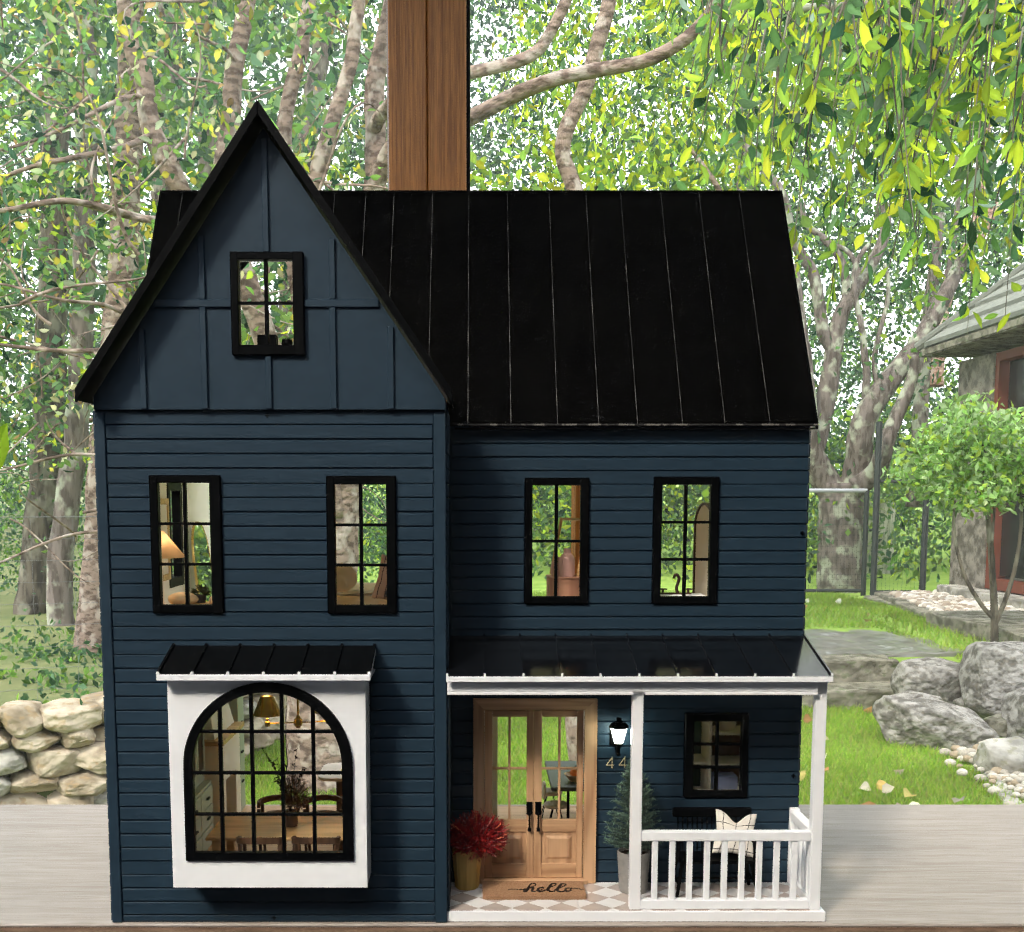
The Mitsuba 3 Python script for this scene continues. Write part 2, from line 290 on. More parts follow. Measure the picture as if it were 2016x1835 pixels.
clap(tl, [(.0006, BASE)] + rows(0, 36), .0010, .4919, [SIDEWIN.buffer(.008, join_style=2)], sidewall(TX0, -1))
sw = hp('side_window'); tag(sw, 'narrow black window in the side wall of the bedroom')
add('frame', wall_yz(SIDEWIN.buffer(.0078, join_style=2).difference(SIDEWIN.buffer(-.003)), TX0 - .003, TX0 + .0075), 'black', sw)
add('pane', tm([[TX0 + .002, .262, .318], [TX0 + .002, .33, .318], [TX0 + .002, .33, .44], [TX0 + .002, .262, .44]], [[0, 1, 2], [0, 2, 3]]), 'glass', sw)
ti = hp('tower_return_wall')
add('backing', wall_yz(sbox(.0048, 0, .0995, .5125), TX1 - .004, TX1), 'navy_flat', ti)
clap(ti, [(.0006, BASE)] + rows(0, 36), .0010, .0990, [sbox(-.02, .2400, .11, .2550)], sidewall(TX1, 1))
add('partition', bx(TX1 - .004, TX1, .1072, .30, .0120, .5078), 'plaster', ti)
# --- gable
AP = -.2000; SL = 1.47
gb = hp('gable')
zr = lambda x, z0=.7725: z0 - SL * abs(x - AP)
add('side_return', bx(-.0340, -.0303, -.0078, .0996, .5127, .5240), 'navy_flat', gb)
gp = Polygon([(-.3685, .5130), (-.0317, .5130), (-.0317, zr(-.0317)), (AP, .7725), (-.3685, zr(-.3685))])
add('panel', wall_xz(gp.difference(R(W6i, .0006)), -.008, .0005), 'navy_flat', gb)
add('lining', wall_xz(gp.difference(R(W6i, .0006)), .0006, .0026), 'plaster', gb)
hb = (.6085, .6155)
for x, lo, hi in ((-.3195, .5132, hb[0]), (-.2608, .5132, hb[0]), (-.1372, .5132, hb[0]), (-.0822, .5132, hb[0]), (-.1993, .5132, W6o[2]),
                  (-.2608, hb[1], 1), (-.1372, hb[1], 1), (-.1993, W6o[3], 1)):
    hi = min(hi, zr(x - .003) - .004, zr(x + .003) - .004)
    add('batten', bx(x - .0029, x + .0029, -.0114, -.0075, lo + .0002, hi - .0002, .0005), 'navy_flat', gb)
for a, b in ((-.3070, W6o[0]), (W6o[1], -.0930)):
    add('batten', bx(a + .0002, b - .0002, -.0112, -.0075, hb[0], hb[1], .0005), 'navy_flat', gb)
# --- gable roof
gr = hp('gable_roof')
zo = lambda x, y: .7880 - SL * np.abs(x - AP)
MY = lambda z: .085 + (z - .507) / 1.437          # where the main roof reaches height z
for s in (-1, 1):
    xe = AP + s * .1755; d = .1755
    pl = Polygon([(AP, -.038), (xe, -.038), (xe, MY(.788 - SL * d) + .004), (AP, .2795)])
    add('roof_slope', slab(pl, zo, .0105), 'roof_black', gr)
    zz = lambda x, y: .7882 - SL * np.abs(x - AP)
    pl2 = Polygon([(AP + s * .0005, -.0395), (xe + s * .0008, -.0395), (xe + s * .0008, -.0335), (AP + s * .0005, -.0335)])
    add('rake_board', slab(pl2, lambda x, y: zz(x, y) + .0008, .0120), 'black', gr)
# --- main roof
mr = hp('main_roof')
RX0, RX1 = -.3665, .3535
zm_ = lambda x, y: .507 + (y - .085) * 1.437
hole = Polygon([(-.40, .05), (-.40, MY(.788 - SL * .200) - .004), (AP - .1755, MY(.53) - .004), (AP, .2700), (AP + .1685, MY(.54) - .004), (-.0315, .05)])
edge = [RX0, -.3400, -.296, -.252, -.208, -.164, -.140 + .012, -.0955, -.0509, -.0091, .0355, .0837, .1263, .1664, .2129, .2569, .3035, RX1]
for a, b in zip(edge[:-1], edge[1:]):
    pl = sbox(a, .085, b - .0004, .2752).difference(hole)
    for p in pieces(pl):
        o = rng.uniform(-.0002, .0002)
        add('roof_panel', slab(p, lambda x, y: zm_(x, y) + o, .0050), 'roof_black', mr)
for x in edge[1:-1]:
    for p in pieces(sbox(x - .0004, .0847, x + .0004, .2754).difference(hole.buffer(.002))):
        if p.area < 1e-5: continue
        add('seam', slab(p, lambda x_, y: zm_(x_, y) + .0011, .0030), 'seam', mr)
add('eave_edge', bx(-.0225, RX1, .0840, .0849, .5030, .5046), 'worn', mr)
add('eave_soffit', bx(-.0225, RX1, .0851, .0985, .4995, .5005), 'black', mr)
add('ridge_cap', bx(RX0, RX1, .2738, .2775, .7755, .7815, .0006), 'roof_black', mr)
for x in (RX0, RX1 - .0025):
    pl = sbox(x, .0845, x + .0025, .2754)
    add('rake_edge', slab(pl, lambda x_, y: zm_(x_, y) + .0010, .0080), 'black', mr)
# --- wing walls
WX1 = .3490
ww = hp('wing_wall')
DO = sbox(.0075, .0110, .1165, .2030)
op = unary_union([R(W3i, .0006), R(W4i, .0006), R(W5i, .0006), DO])
wp = sbox(TX1 + .0002, .0, WX1, .5075).difference(op)
add('backing', wall_xz(wp, .1006, .1045), 'navy_flat', ww)
add('lining', wall_xz(wp, .1046, .1065), 'plaster', ww)
clap(ww, rows(20, 35), TX1 + .0030, WX1, [R(W3o, .0002), R(W4o, .0002)], front(.1006))
add('frieze', bx(TX1 + .003, WX1, .0978, .1011, BASE + 35 * COURSE + .0005, .5050, .0005), 'navy_flat', ww)
pw = hp('porch_wall')
clap(pw, [(.0115, BASE + COURSE)] + rows(1, 17), TX1 + .0030, WX1, [R(W5o, .0002), sbox(-.0038, 0, .1296, .2151)], front(.1006))
es = hp('end_wall')
ep = Polygon([(.1006, 0), (.445, 0), (.445, .5075), (.2752, .765), (.1006, .5130)])
add('backing', wall_yz(ep, WX1 - .0045, WX1 - .0005), 'navy_flat', es)
add('lining', wall_yz(ep.intersection(sbox(.107, .0120, .4449, .8)), WX1 - .0065, WX1 - .0046), 'plaster', es)
clap(es, [(.0006, BASE)] + rows(0, 35), .1012, .4449, [], sidewall(WX1 - .0005, 1))
for x, y, z in ((-.2025, -.0026, .5075), (-.2060, -.0018, .0050), (.3440, .0972, .3915), (.3425, .0972, .1300)):
    s = [bx(x - .0022, x + .0022, y - .0006, y + .002, z - .0006, z + .0006), bx(x - .0006, x + .0006, y - .0006, y + .002, z - .0022, z + .0022)]
    add('screw', s, 'black', H)
# --- floors inside
fl = hp('floors')
add('ground_floor', [bx(TX0 + .0062, TX1 - .0042, .0067, .445, .0020, .0120), bx(TX1 - .0040, WX1 - .0067, .1067, .445, .0020, .0118)], 'oak_across', fl)
add('upper_floor', [bx(TX0 + .0062, TX1 - .0042, .0067, .445, .2650, .2740), bx(TX1 - .0040, WX1 - .0067, .1067, .445, .2650, .2738)], 'plaster', fl)
add('attic_floor', [bx(TX0 + .0062, TX1 - .0042, .0067, .445, .5030, .5085), bx(TX1 - .0040, WX1 - .0067, .1067, .445, .5030, .5083)], 'plaster', fl)
add('attic_sill', bx(-.2300, -.1700, .0028, .040, .5680, .5722), 'plaster', fl)
# --- bay window
by = hp('bay_window'); tag(by, 'white box bay with an arched black window and little black roof')
bx0, bx1, bz0, bz1, yf = -.2955, -.1065, .0520, .2580, -.0500
ac, ar = -.2004, .0808
def arch(x0, x1, z0, zsp, n=40):
    r = (x1 - x0) / 2; c = (x0 + x1) / 2; t = np.linspace(0, np.pi, n)
    return Polygon([(x0, z0), (x1, z0)] + [(c + r * math.cos(a), zsp + r * math.sin(a)) for a in t])
ao = arch(-.2817, -.1192, .0795, .1727); ai = arch(-.2734, -.1292 + .0003, .0868, .1727)
add('front_panel', wall_xz(sbox(bx0, bz0, bx1, bz1).difference(ao.buffer(-.001)), yf, yf + .0050), 'white', by)
add('cheek', bx(bx0 + .0003, bx0 + .0048, yf + .0051, .0004, bz0 + .0003, bz1), 'white', by)
add('cheek', bx(bx1 - .0048, bx1 - .0003, yf + .0051, .0004, bz0 + .0003, bz1), 'white', by)
add('base_panel', bx(bx0 + .0049, bx1 - .0049, yf + .0051, .0065, bz0 + .0006, bz0 + .0052), 'white', by)
add('ceiling_panel', bx(bx0 + .0049, bx1 - .0049, yf + .0051, .0065, .2500, .2540), 'white', by)
fm = wall_xz(ao.difference(ai), yf - .0032, yf + .0052); add('window_frame', fm, 'black', by)
inn = wall_xz(ai.buffer(.0012).difference(ai.buffer(-.0006)), yf - .0022, yf + .0050); add('frame_bead', inn, 'black', by)
mx, mz = (-.2461, -.2158, -.1867, -.1569), (.2062, .1657, .1250)
for x in mx:
    top = .1727 + math.sqrt(max(0, .0722 ** 2 - (x + .2013) ** 2)) + .0015
    add('muntin', bx(x - .0017, x + .0017, yf - .0020, yf + .0036, .0860, top, .0005), 'black', by)
for z in mz:
    h = .0722 if z < .1727 else math.sqrt(.0722 ** 2 - (z - .1727) ** 2)
    add('muntin', bx(-.2013 - h - .001, -.2013 + h + .001, yf - .0015, yf + .0031, z - .0014, z + .0014, .0005), 'black', by)
gx = [-.2734, *mx, -.1289]; gz = [.0868, mz[2], mz[1], mz[0], .2460]
for a in range(5):
    for b in range(4):
        g = sbox(gx[a], gz[b], gx[a + 1], gz[b + 1]).intersection(ai)
        for p in pieces(g):
            v, f = trimesh.creation.triangulate_polygon(p, engine='earcut')
            add('pane', tm(np.stack([v[:, 0], v[:, 0] * 0 + yf + .0042, v[:, 1]], 1), f), 'glass', by)
brz = lambda x, y: .2645 + (y + .068) / .068 * .0195
rx0, rx1 = -.3008, -.0998; rw = (rx1 - rx0) / 6
for i in range(6):
    add('roof_panel', slab(sbox(rx0 + rw * i + .0002, -.0672, rx0 + rw * (i + 1) - .0002, .0002), brz, .0030), 'black', by)
for i in range(7):
    x = min(max(rx0 + rw * i, rx0 + .0012), rx1 - .0012)
    add('roof_rib', slab(sbox(x - .0012, -.0670, x + .0012, .0004), lambda a, b: brz(a, b) + .0022, .0030), 'black', by)
    add('rib_end', bx(x - .0013, x + .0013, -.0692, -.0671, .2640, .2664), 'white', by)
add('fascia', bx(rx0, rx1, -.0692, -.0650, .2580, .2638, .0004), 'white', by)
add('soffit', bx(rx0 + .001, rx1 - .001, -.0649, -.0004, .2582, .2602), 'white', by)
for x in (rx0, rx1 - .0022):
    add('roof_side', slab(sbox(x, -.0649, x + .0022, .0002), lambda a, b: brz(a, b) - .0032, .0030), 'white', by)
# --- porch
po = hp('porch'); tag(po, 'white porch with railing, tiled floor and black metal roof')
FZ = .0112
add('deck', bx(-.0296, .3500, .0042, .1005, .0004, FZ - .0014), 'white', po)
add('deck_edge', bx(-.0305, .3550, .0002, .0040, .0004, FZ - .0006, .0004), 'white', po)
add('deck_end', bx(.3502, .3550, .0042, .1005, .0004, FZ - .0008, .0004), 'white', po)
dk = sbox(-.0294, .0044, .3498, .0983)
w = .0343; seams = [.0365 + 2 * w * i for i in range(-2, 6)]
gaps = unary_union([sbox(s - .0003, 0, s + .0003, .2) for s in seams])
for i in range(-3, 22):
    for j in range(-2, 6):
        c = (.0192 + w * .5 * i, .0105 + w * .5 * j)
        if (i + j) % 2: continue
        grey = i % 2 == 0
        t = Polygon([(c[0] - w / 2, c[1]), (c[0], c[1] - w / 2), (c[0] + w / 2, c[1]), (c[0], c[1] + w / 2)]).buffer(-.00018, join_style=2)
        for p in pieces(t.intersection(dk).difference(gaps)):
            if p.area > 2e-6: add('tile', plan(p, FZ - .0013, FZ + rng.uniform(0, .00012)), 'tile_grey' if grey else 'tile_white', po)
PX = ((.1558, .1670), (.3391, .3503))
add('post', bx(*PX[0], .0045, .0155, FZ + .0003, .2372, .0006), 'white_gloss', po)
add('post', bx(*PX[1], .0045, .0155, FZ + .0003, .2469, .0006), 'white', po)
add('post', bx(PX[1][0], PX[1][1] - .001, .0900, .0979, FZ + .0003, .0955, .0006), 'white', po)
add('top_rail', bx(PX[0][1] + .0001, PX[1][0] - .0001, .0050, .0150, .0830, .0925, .0006), 'white', po)
add('bottom_rail', bx(PX[0][1] + .0001, PX[1][0] - .0001, .0050, .0150, FZ + .0006, .0212, .0006), 'white', po)
for i in range(9):
    x = .1815 + .01773 * i
    add('baluster', bx(x - .0029, x + .0029, .0070, .0128, .0210, .0832, .0004), 'white', po)
add('top_rail', bx(PX[1][0] + .0004, PX[1][1] - .0004, .0157, .0899, .0830, .0925, .0006), 'white', po)
add('bottom_rail', bx(PX[1][0] + .0004, PX[1][1] - .0004, .0157, .0899, FZ + .0006, .0212, .0006), 'white', po)
for y in (.031, .047, .063, .078):
    add('baluster', bx(.3418, .3476, y - .0029, y + .0029, .0210, .0832, .0004), 'white', po)
add('beam', bx(-.0294, PX[1][0] - .0002, -.0020, .0150, .2374, .2470, .0004), 'white', po)
add('beam_trim', bx(-.0294, PX[0][0] - .0002, -.0030, .0155, .2341, .2371, .0004), 'white', po)
add('beam_trim', bx(PX[0][1] + .0002, PX[1][0] - .0002, -.0030, .0155, .2341, .2371, .0004), 'white', po)
add('beam', bx(PX[1][0] + .0004, PX[1][1] - .0004, .0157, .0978, .2374, .2470, .0004), 'white', po)
add('ceiling', bx(-.0294, PX[1][1], .0020, .0978, .2472, .2490), 'white', po)
add('fascia', bx(-.0302, .3510, -.0125, -.0085, .2484, .2540, .0004), 'white', po)
add('fascia', bx(.3475, .3505, -.0084, .0978, .2492, .2510), 'white', po)
prz = lambda x, y: .2545 + (y + .012) / .112 * .0285
pr_n, p0, pw_ = 10, -.0300, .0380
for i in range(pr_n):
    add('roof_panel', slab(sbox(p0 + pw_ * i + .0002, -.0118, p0 + pw_ * (i + 1) - .0002, .0982), prz, .0030), 'porch_black', po)
for i in range(pr_n + 1):
    x = min(max(p0 + pw_ * i, p0 + .0009), .3499 - .0004)
    add('roof_rib', slab(sbox(x - .0008, -.0116, x + .0008, .0985), lambda a, b: prz(a, b) + .0022, .0030), 'porch_black', po)
    add('rib_end', bx(x - .0011, x + .0011, -.0128, -.0117, .2541, .2572), 'white', po)
# --- front door
cs = hp('door_casing'); tag(cs, 'light oak casing round the double front door')
def casing(poly, y0=.0925, y1=.1015): return wall_xz(poly, y0, y1)
o, i_ = (-.0036, .1294, .0118, .2150), (.0080, .1162, .0118, .2030)
add('jamb', casing(Polygon([(o[0], o[2]), (i_[0], i_[2]), (i_[0], i_[3]), (o[0], o[3])])), 'oak_up', cs)
add('jamb', casing(Polygon([(i_[1], i_[2]), (o[1], o[2]), (o[1], o[3]), (i_[1], i_[3])])), 'oak_up', cs)
add('head', casing(Polygon([(o[0] + .0004, o[3]), (i_[0] + .0003, i_[3]), (i_[1] - .0003, i_[3]), (o[1] - .0004, o[3])])), 'oak_across', cs)
add('threshold', bx(.0040, .1206, .0900, .1060, FZ, .0160, .0006), 'oak_across', cs)
def door(x0, x1, px0, px1, hs):
    d = hp('door'); y0, y1 = .0985, .1040; z0, z1 = .0165, .2015
    pz0, pz1 = .0815, .1945
    add('stile', bx(x0, px0, y0, y1, z0, z1, .0005), 'oak_up', d); add('stile', bx(px1, x1, y0, y1, z0, z1, .0005), 'oak_up', d)
    add('rail', bx(px0 + .0001, px1 - .0001, y0 + .0003, y1, pz1, z1, .0005), 'oak_across', d)
    add('rail', bx(px0 + .0001, px1 - .0001, y0 + .0003, y1, .0675, pz0, .0005), 'oak_across', d)
    add('rail', bx(px0 + .0001, px1 - .0001, y0 + .0003, y1, z0, .0320, .0005), 'oak_across', d)
    add('recess', bx(px0 + .0001, px1 - .0001, y0 + .0024, y1, .0321, .0674), 'oak_up', d)
    add('raised_panel', hull([(px0 + .0045 + s * .003, y0 + .0024 - s * .0016, .0365 + s * .003) for s in (0, 1)] + [(px1 - .0045 - s * .003, y0 + .0024 - s * .0016, .0365 + s * .003) for s in (0, 1)] +
        [(px0 + .0045 + s * .003, y0 + .0024 - s * .0016, .0630 - s * .003) for s in (0, 1)] + [(px1 - .0045 - s * .003, y0 + .0024 - s * .0016, .0630 - s * .003) for s in (0, 1)]), 'oak_up', d)
    cx_, cz_ = (px0 + px1) / 2, .1377
    add('muntin', bx(cx_ - .0013, cx_ + .0013, y0 + .0008, y1 - .0005, pz0, pz1, .0004), 'oak_up', d)
    add('muntin', bx(px0, px1, y0 + .0010, y1 - .0007, cz_ - .0012, cz_ + .0012, .0004), 'oak_across', d)
    for a, b in ((px0, cx_), (cx_, px1)):
        for c, e in ((pz0, cz_), (cz_, pz1)):
            add('pane', tm([[a, .1022, c], [b, .1022, c], [b, .1022, e], [a, .1022, e]], [[0, 1, 2], [0, 2, 3]]), 'glass', d)
    add('handle', [bx(hs - .0033, hs + .0033, y0 - .0014, y0 + .0002, .0872, .1012, .0004), bx(hs - .0010, hs + .0010, y0 - .0058, y0 - .0040, .0715, .0875, .0004),
                   bx(hs - .0014, hs + .0014, y0 - .0058, y0 - .0012, .0872, .0900, .0004), bx(hs - .0018, hs + .0018, y0 - .0060, y0 + .0002, .0695, .0728, .0004)], 'black', d)
door(.0085, .06165, .0169, .0541, .0572); door(.0619, .1152, .0705, .1085, .0668)
# --- lantern and number
la = hp('wall_lantern'); tag(la, 'small black wall lantern with a lit white glass')
lx, ly = .1510, .0790
add('wall_plate', bx(lx - .0075, lx + .0065, .0955, .0985, .1640, .1850, .0012), 'black', la)
add('bracket', tube(spline([(lx - .001, .0960, .1660), (lx - .001, .088, .1600), (lx - .001, .081, .1590), (lx, ly, .1690)], 14), .0016, 8), 'black', la)
add('finial', lathe([(0, .1560), (.0018, .1562), (.0022, .1578), (.0014, .1596), (.0016, .1640), (.0046, .1672), (.0048, .1694), (0, .1695)], (lx, ly, 0), 6), 'black', la)
k = add('lamp_glass', lathe([(0, .1696), (.0046, .1697), (.0090, .1862), (0, .1863)], (lx, ly, 0), 6), 'lamp_glass', la)
scene[k]['emitter'] = {'type': 'area', 'radiance': rgb(2.6, 2.9, 2.4)}
add('cap', lathe([(0, .1864), (.0104, .1864), (.0106, .1880), (.0085, .1908), (.0045, .1930), (.0024, .1934), (.0030, .1945), (.0030, .1962), (.0015, .1972), (0, .1973)], (lx, ly, 0), 12), 'black', la)
def strokes(lines, wd, dep):
    return ext(unary_union([LineString(l).buffer(wd / 2, cap_style=2, join_style=2) for l in lines]), dep)
for x in (.1398, .1535):
    four = strokes([[(.0064, 0), (.0064, .0118), (.0003, .0034), (.0087, .0034)]], .00085, .0010)
    v = four.vertices
    add('house_number', tm(np.stack([x + v[:, 0], .0985 - v[:, 2] - .0006, .1386 + v[:, 1]], 1), four.faces), 'brass_number', H)


# ================================================================ on the porch
mt = thing('doormat', 'brown coir doormat with black hello lettering before the front door', 'doormat')
mp = sbox(.0062 + .004, .0370 + .004, .1150 - .004, .0890 - .004 + .001).buffer(.004)
mp = sbox(.0102, .0408, .1110, .0855).buffer(.004)
MZ = FZ + .0042
m_ = plan(mp, FZ + .0004, MZ).subdivide_to_size(.004)
add('pad', m_, 'coir', mt)
def script(pts, w0, w1, n=60):
    p = spline([(a, b, 0) for a, b, c in pts], n)[:, :2]; ws = np.interp(np.linspace(0, 1, n), np.linspace(0, 1, len(pts)), [c for a, b, c in pts])
    return unary_union([LineString([p[i], p[i + 1]]).buffer(max(.08, (w0 + (w1 - w0) * ws[i])) / 2) for i in range(n - 1)])
# hand lettering in letter units: x right, y up, third value = stroke weight
let = [script([(-3.4, .9, 0), (-1.5, 1.0, 0), (0, 1.0, .3), (1.3, 1.9, .2), (2.3, 3.6, .1), (1.8, 3.9, .4), (1.0, 2.4, 1), (.2, 0, 1)], .16, .62),
       script([(.3, .3, .4), (1.2, 1.6, .3), (2.0, 1.7, .7), (1.9, .8, 1), (1.9, .1, .8), (2.6, .1, .2), (3.4, .7, .2)], .16, .60),
       script([(3.2, .6, .2), (4.1, 1.1, .3), (4.2, 1.8, .4), (3.5, 1.7, .7), (3.1, .8, 1), (3.5, 0, .9), (4.3, .2, .4), (5.3, 1.3, .1)], .16, .58),
       script([(5.2, 1.2, .1), (6.4, 2.6, .2), (6.9, 3.7, .3), (6.3, 3.8, .6), (5.6, 2.2, 1), (5.4, .5, 1), (6.0, 0, .6), (7.0, .7, .2)], .16, .66),
       script([(6.9, .6, .2), (8.2, 2.0, .2), (9.0, 3.5, .3), (8.5, 3.7, .6), (7.7, 2.2, 1), (7.5, .4, 1), (8.1, -.1, .6), (9.2, .7, .2)], .16, .66),
       script([(10.2, 1.6, .4), (9.5, 1.5, .8), (9.2, .7, 1), (9.7, .1, .8), (10.4, .6, .5), (10.3, 1.4, .3), (10.5, 1.5, .2), (12.4, 1.1, 0), (13.4, 1.1, 0)], .16, .52)]
txt = affinity.affine_transform(unary_union(let), [.0048, .0008, 0, .0072, .0494, .0525])
txt = txt.intersection(mp.buffer(-.0008)).simplify(.00008)
tag(add('lettering', plan(txt, MZ - .0004, MZ + .0004), 'ink', mt), 'black brush lettering reading hello')

fp = thing('potted_flowers', 'bushy red flowers in a golden faceted pot left of the front door', 'potted plant')
c = (-.0105, .0800)
add('pot', [lathe([(0, FZ + .0003), (.0125, FZ + .0003), (.0130, FZ + .0030), (.0162, .0540), (.0140, .0540), (.0135, .050), (0, .050)], (*c, 0), 8)], 'gold_wood', fp)
def colored(vs, fs, cs): return tm(vs, fs), cs
def sprigs(center, radii, n, ln, wd, pal, seed, up=.25, sub=3):
    r = np.random.default_rng(seed); V, F, C = [], [], []
    for i in range(n):
        d = r.normal(size=3); d[2] = abs(d[2]) * 1.0 - up; d /= np.linalg.norm(d)
        tip = np.array(center) + d * np.array(radii) * r.uniform(.78, 1.06); base = np.array(center) + d * np.array(radii) * .28 + np.array([0, 0, -radii[2] * .25])
        col = np.array(pal[r.integers(len(pal))]) * r.uniform(.7, 1.25)
        pts = [(base, tip)]
        for s in range(sub):
            t = r.uniform(.45, .95); q = base + (tip - base) * t; e = (tip - base) / np.linalg.norm(tip - base) + r.normal(size=3) * .75; pts.append((q, q + e / np.linalg.norm(e) * ln * r.uniform(.6, 1.2)))
        for a, b in pts:
            ax = (b - a); L = np.linalg.norm(ax); ax /= L; s1 = np.cross(ax, r.normal(size=3)); s1 /= np.linalg.norm(s1); s2 = np.cross(ax, s1); k = len(V)
            for q, ww_ in ((a, wd * .6), (a + ax * L * .75, wd), (b, wd * .55)):
                for g in range(3):
                    an = 2 * np.pi * g / 3; V.append(q + ww_ * (math.cos(an) * s1 + math.sin(an) * s2)); C.append(col)
            for h in (0, 3):
                for g in range(3): F += [(k + h + g, k + h + (g + 1) % 3, k + h + 3 + g), (k + h + (g + 1) % 3, k + h + 3 + (g + 1) % 3, k + h + 3 + g)]
            F.append((k + 6, k + 7, k + 8))
    return tm(V, F), np.array(C)
m_, cc = sprigs((.0010, .0700, .0720), (.0320, .026, .0260), 900, .006, .00042, [(.20, .003, .006), (.27, .005, .008), (.11, .002, .005), (.34, .012, .010)], 3, .75)
add('flower_head', m_, 'red_flower', fp, color=cc)
m_, cc = sprigs((.0010, .0700, .0720), (.0335, .027, .0275), 70, .003, .0005, [(.75, .35, .32), (.8, .2, .1)], 4, .75, 1)
add('buds', m_, 'red_flower', fp, color=cc)

tp = thing('potted_fir', 'small green fir tree in a grey concrete pot behind the porch post', 'potted tree')
c = (.1672, .0665)
add('pot', lathe([(0, FZ + .0003), (.0138, FZ + .0003), (.0150, FZ + .0030), (.0172, .0500), (.0174, .0555), (.0160, .0558), (.0156, .0520), (0, .0515)], (*c, 0), 40), 'concrete', tp, smooth=35)
add('soil', lathe([(0, .0528), (.0155, .0524), (.0155, .0519), (0, .0518)], (*c, 0), 24), 'soil', tp)
add('trunk', tube([(c[0], c[1], .05), (c[0] - .001, c[1], .10), (c[0] - .0025, c[1], .1540)], [.0016, .0011, .0003], 6), 'bark_dark', tp)
def fir(c, z0, z1, r0, seed):
    r = np.random.default_rng(seed); V, F, C = [], [], []
    n = 300
    for i in range(n):
        t = (i / n) ** 1.1; z = z0 + (z1 - z0) * t; an = i * 2.399 + r.uniform(-.3, .3)
        R_ = r0 * (1 - t) ** .85 * r.uniform(.6, 1.12) + .0022; d = np.array([math.cos(an), math.sin(an), 0]); o = np.array([c[0] - .0025 * t, c[1], z])
        tip = o + d * R_ + np.array([0, 0, R_ * (.25 + .75 * t) * r.uniform(.5, 1.3)]); col0 = np.array([.05, .085, .062]) * r.uniform(.6, 1.45)
        m = 16 + int(R_ * 700)
        for k in range(m):
            u = r.uniform(.12, 1) ** .8; q = o + (tip - o) * u; e = (tip - o) / np.linalg.norm(tip - o) + r.normal(size=3) * .8; e /= np.linalg.norm(e); L = .0042 * r.uniform(.6, 1.2)
            s = np.cross(e, r.normal(size=3)); s /= np.linalg.norm(s); s2 = np.cross(e, s); b = len(V); ww_ = .00042
            V += [q + s * ww_, q - s * ww_ * .5 + s2 * ww_ * .8, q - s * ww_ * .5 - s2 * ww_ * .8, q + e * L]; F += [(b, b + 1, b + 3), (b + 1, b + 2, b + 3), (b + 2, b, b + 3)]
            col = col0 * r.uniform(.7, 1.3) * (1 + .9 * (u > .9)); C += [col] * 4
    return tm(V, F), np.array(C)
m_, cc = fir(c, .0560, .1500, .0335, 5)
add('foliage', m_, 'needles', tp, color=cc)

bn = thing('porch_bench', 'black spindle back loveseat on the porch under the window', 'bench')
b0, b1, yb, yfr = .2135, .2925, .0845, .0480
def rod(a, b, r0, r1=None): return tube([a, b], [r0, r1 or r0], 8)
add('seat', bx(b0 - .001, b1 + .001, yfr - .003, yb, .0470, .0505, .0012), 'black', bn)
add('backrest', bx(b0 - .003, b1 + .003, yb - .0015, yb + .0030, .0880, .0985, .0014), 'black', bn)
for i in range(15):
    x = b0 + .003 + (b1 - b0 - .006) * i / 14
    add('spindle', rod((x, yb - .003, .0500), (x, yb + .0006, .0885), .0009, .0007), 'black', bn)
for x, s in ((b0, -1), (b1, 1)):
    add('armrest', bx(x - .0025, x + .0025, yfr + .002, yb, .0680, .0705, .0008), 'black', bn)
    add('arm_post', rod((x, yfr + .004, .0500), (x, yfr + .005, .0685), .0013), 'black', bn)
    add('leg', rod((x + s * .003, yfr - .004, FZ + .0006), (x - s * .003, yfr + .002, .0475), .0017, .0023), 'black', bn)
    add('leg', rod((x + s * .003, yb + .004, FZ + .0006), (x - s * .003, yb - .003, .0475), .0017, .0023), 'black', bn)
    add('stretcher', rod((x + s * .0015, yfr - .002, .026), (x + s * .0015, yb + .0015, .026), .0012), 'black', bn)
add('stretcher', rod((b0, .066, .026), (b1, .066, .026), .0012), 'black', bn)

pw2 = thing('porch_pillow', 'cream pillow with thin dark grid lines leaning on the black bench', 'pillow')
def pillow(w, h, t, n=36, pw=.9, notch=.22):
    u, v = np.meshgrid(np.linspace(-1, 1, n), np.linspace(-1, 1, n), indexing='ij')
    pin = 1 - .14 * (1 - np.abs(v)) ** 1.2; piv = 1 - .10 * (1 - np.abs(u)) ** 1.2
    prof = np.clip((1 - u ** 2) * (1 - v ** 2), 0, 1) ** .42
    X, Z = u * pin * w / 2, v * piv * h / 2
    Z = Z - notch * h * np.exp(-(u / .42) ** 2) * np.clip(v, 0, 1) ** 2
    A = np.stack([X, -prof * t / 2 - .0003, Z], -1).reshape(-1, 3); B = np.stack([X, prof * t / 2 + .0003, Z], -1).reshape(-1, 3)
    i, j = np.meshgrid(np.arange(n - 1), np.arange(n - 1), indexing='ij'); q = np.stack([i * n + j, (i + 1) * n + j, (i + 1) * n + j + 1, i * n + j + 1], -1).reshape(-1, 4)
    f = np.vstack([q[:, [0, 1, 2]], q[:, [0, 2, 3]], q[:, [0, 2, 1]] + n * n, q[:, [0, 3, 2]] + n * n])
    ring = np.r_[np.arange(n) * n, (n - 1) * n + np.arange(1, n), (np.arange(n - 2, -1, -1)) * n + n - 1, np.arange(n - 2, 0, -1)]; r2 = np.roll(ring, -1)
    f = np.vstack([f, np.stack([ring, ring + n * n, r2], 1), np.stack([r2, ring + n * n, r2 + n * n], 1)])
    uv = np.stack([np.r_[u.ravel(), u.ravel()], np.r_[v.ravel(), v.ravel()]], 1)
    return tm(np.vstack([A, B]), f[:, [0, 2, 1]]), uv
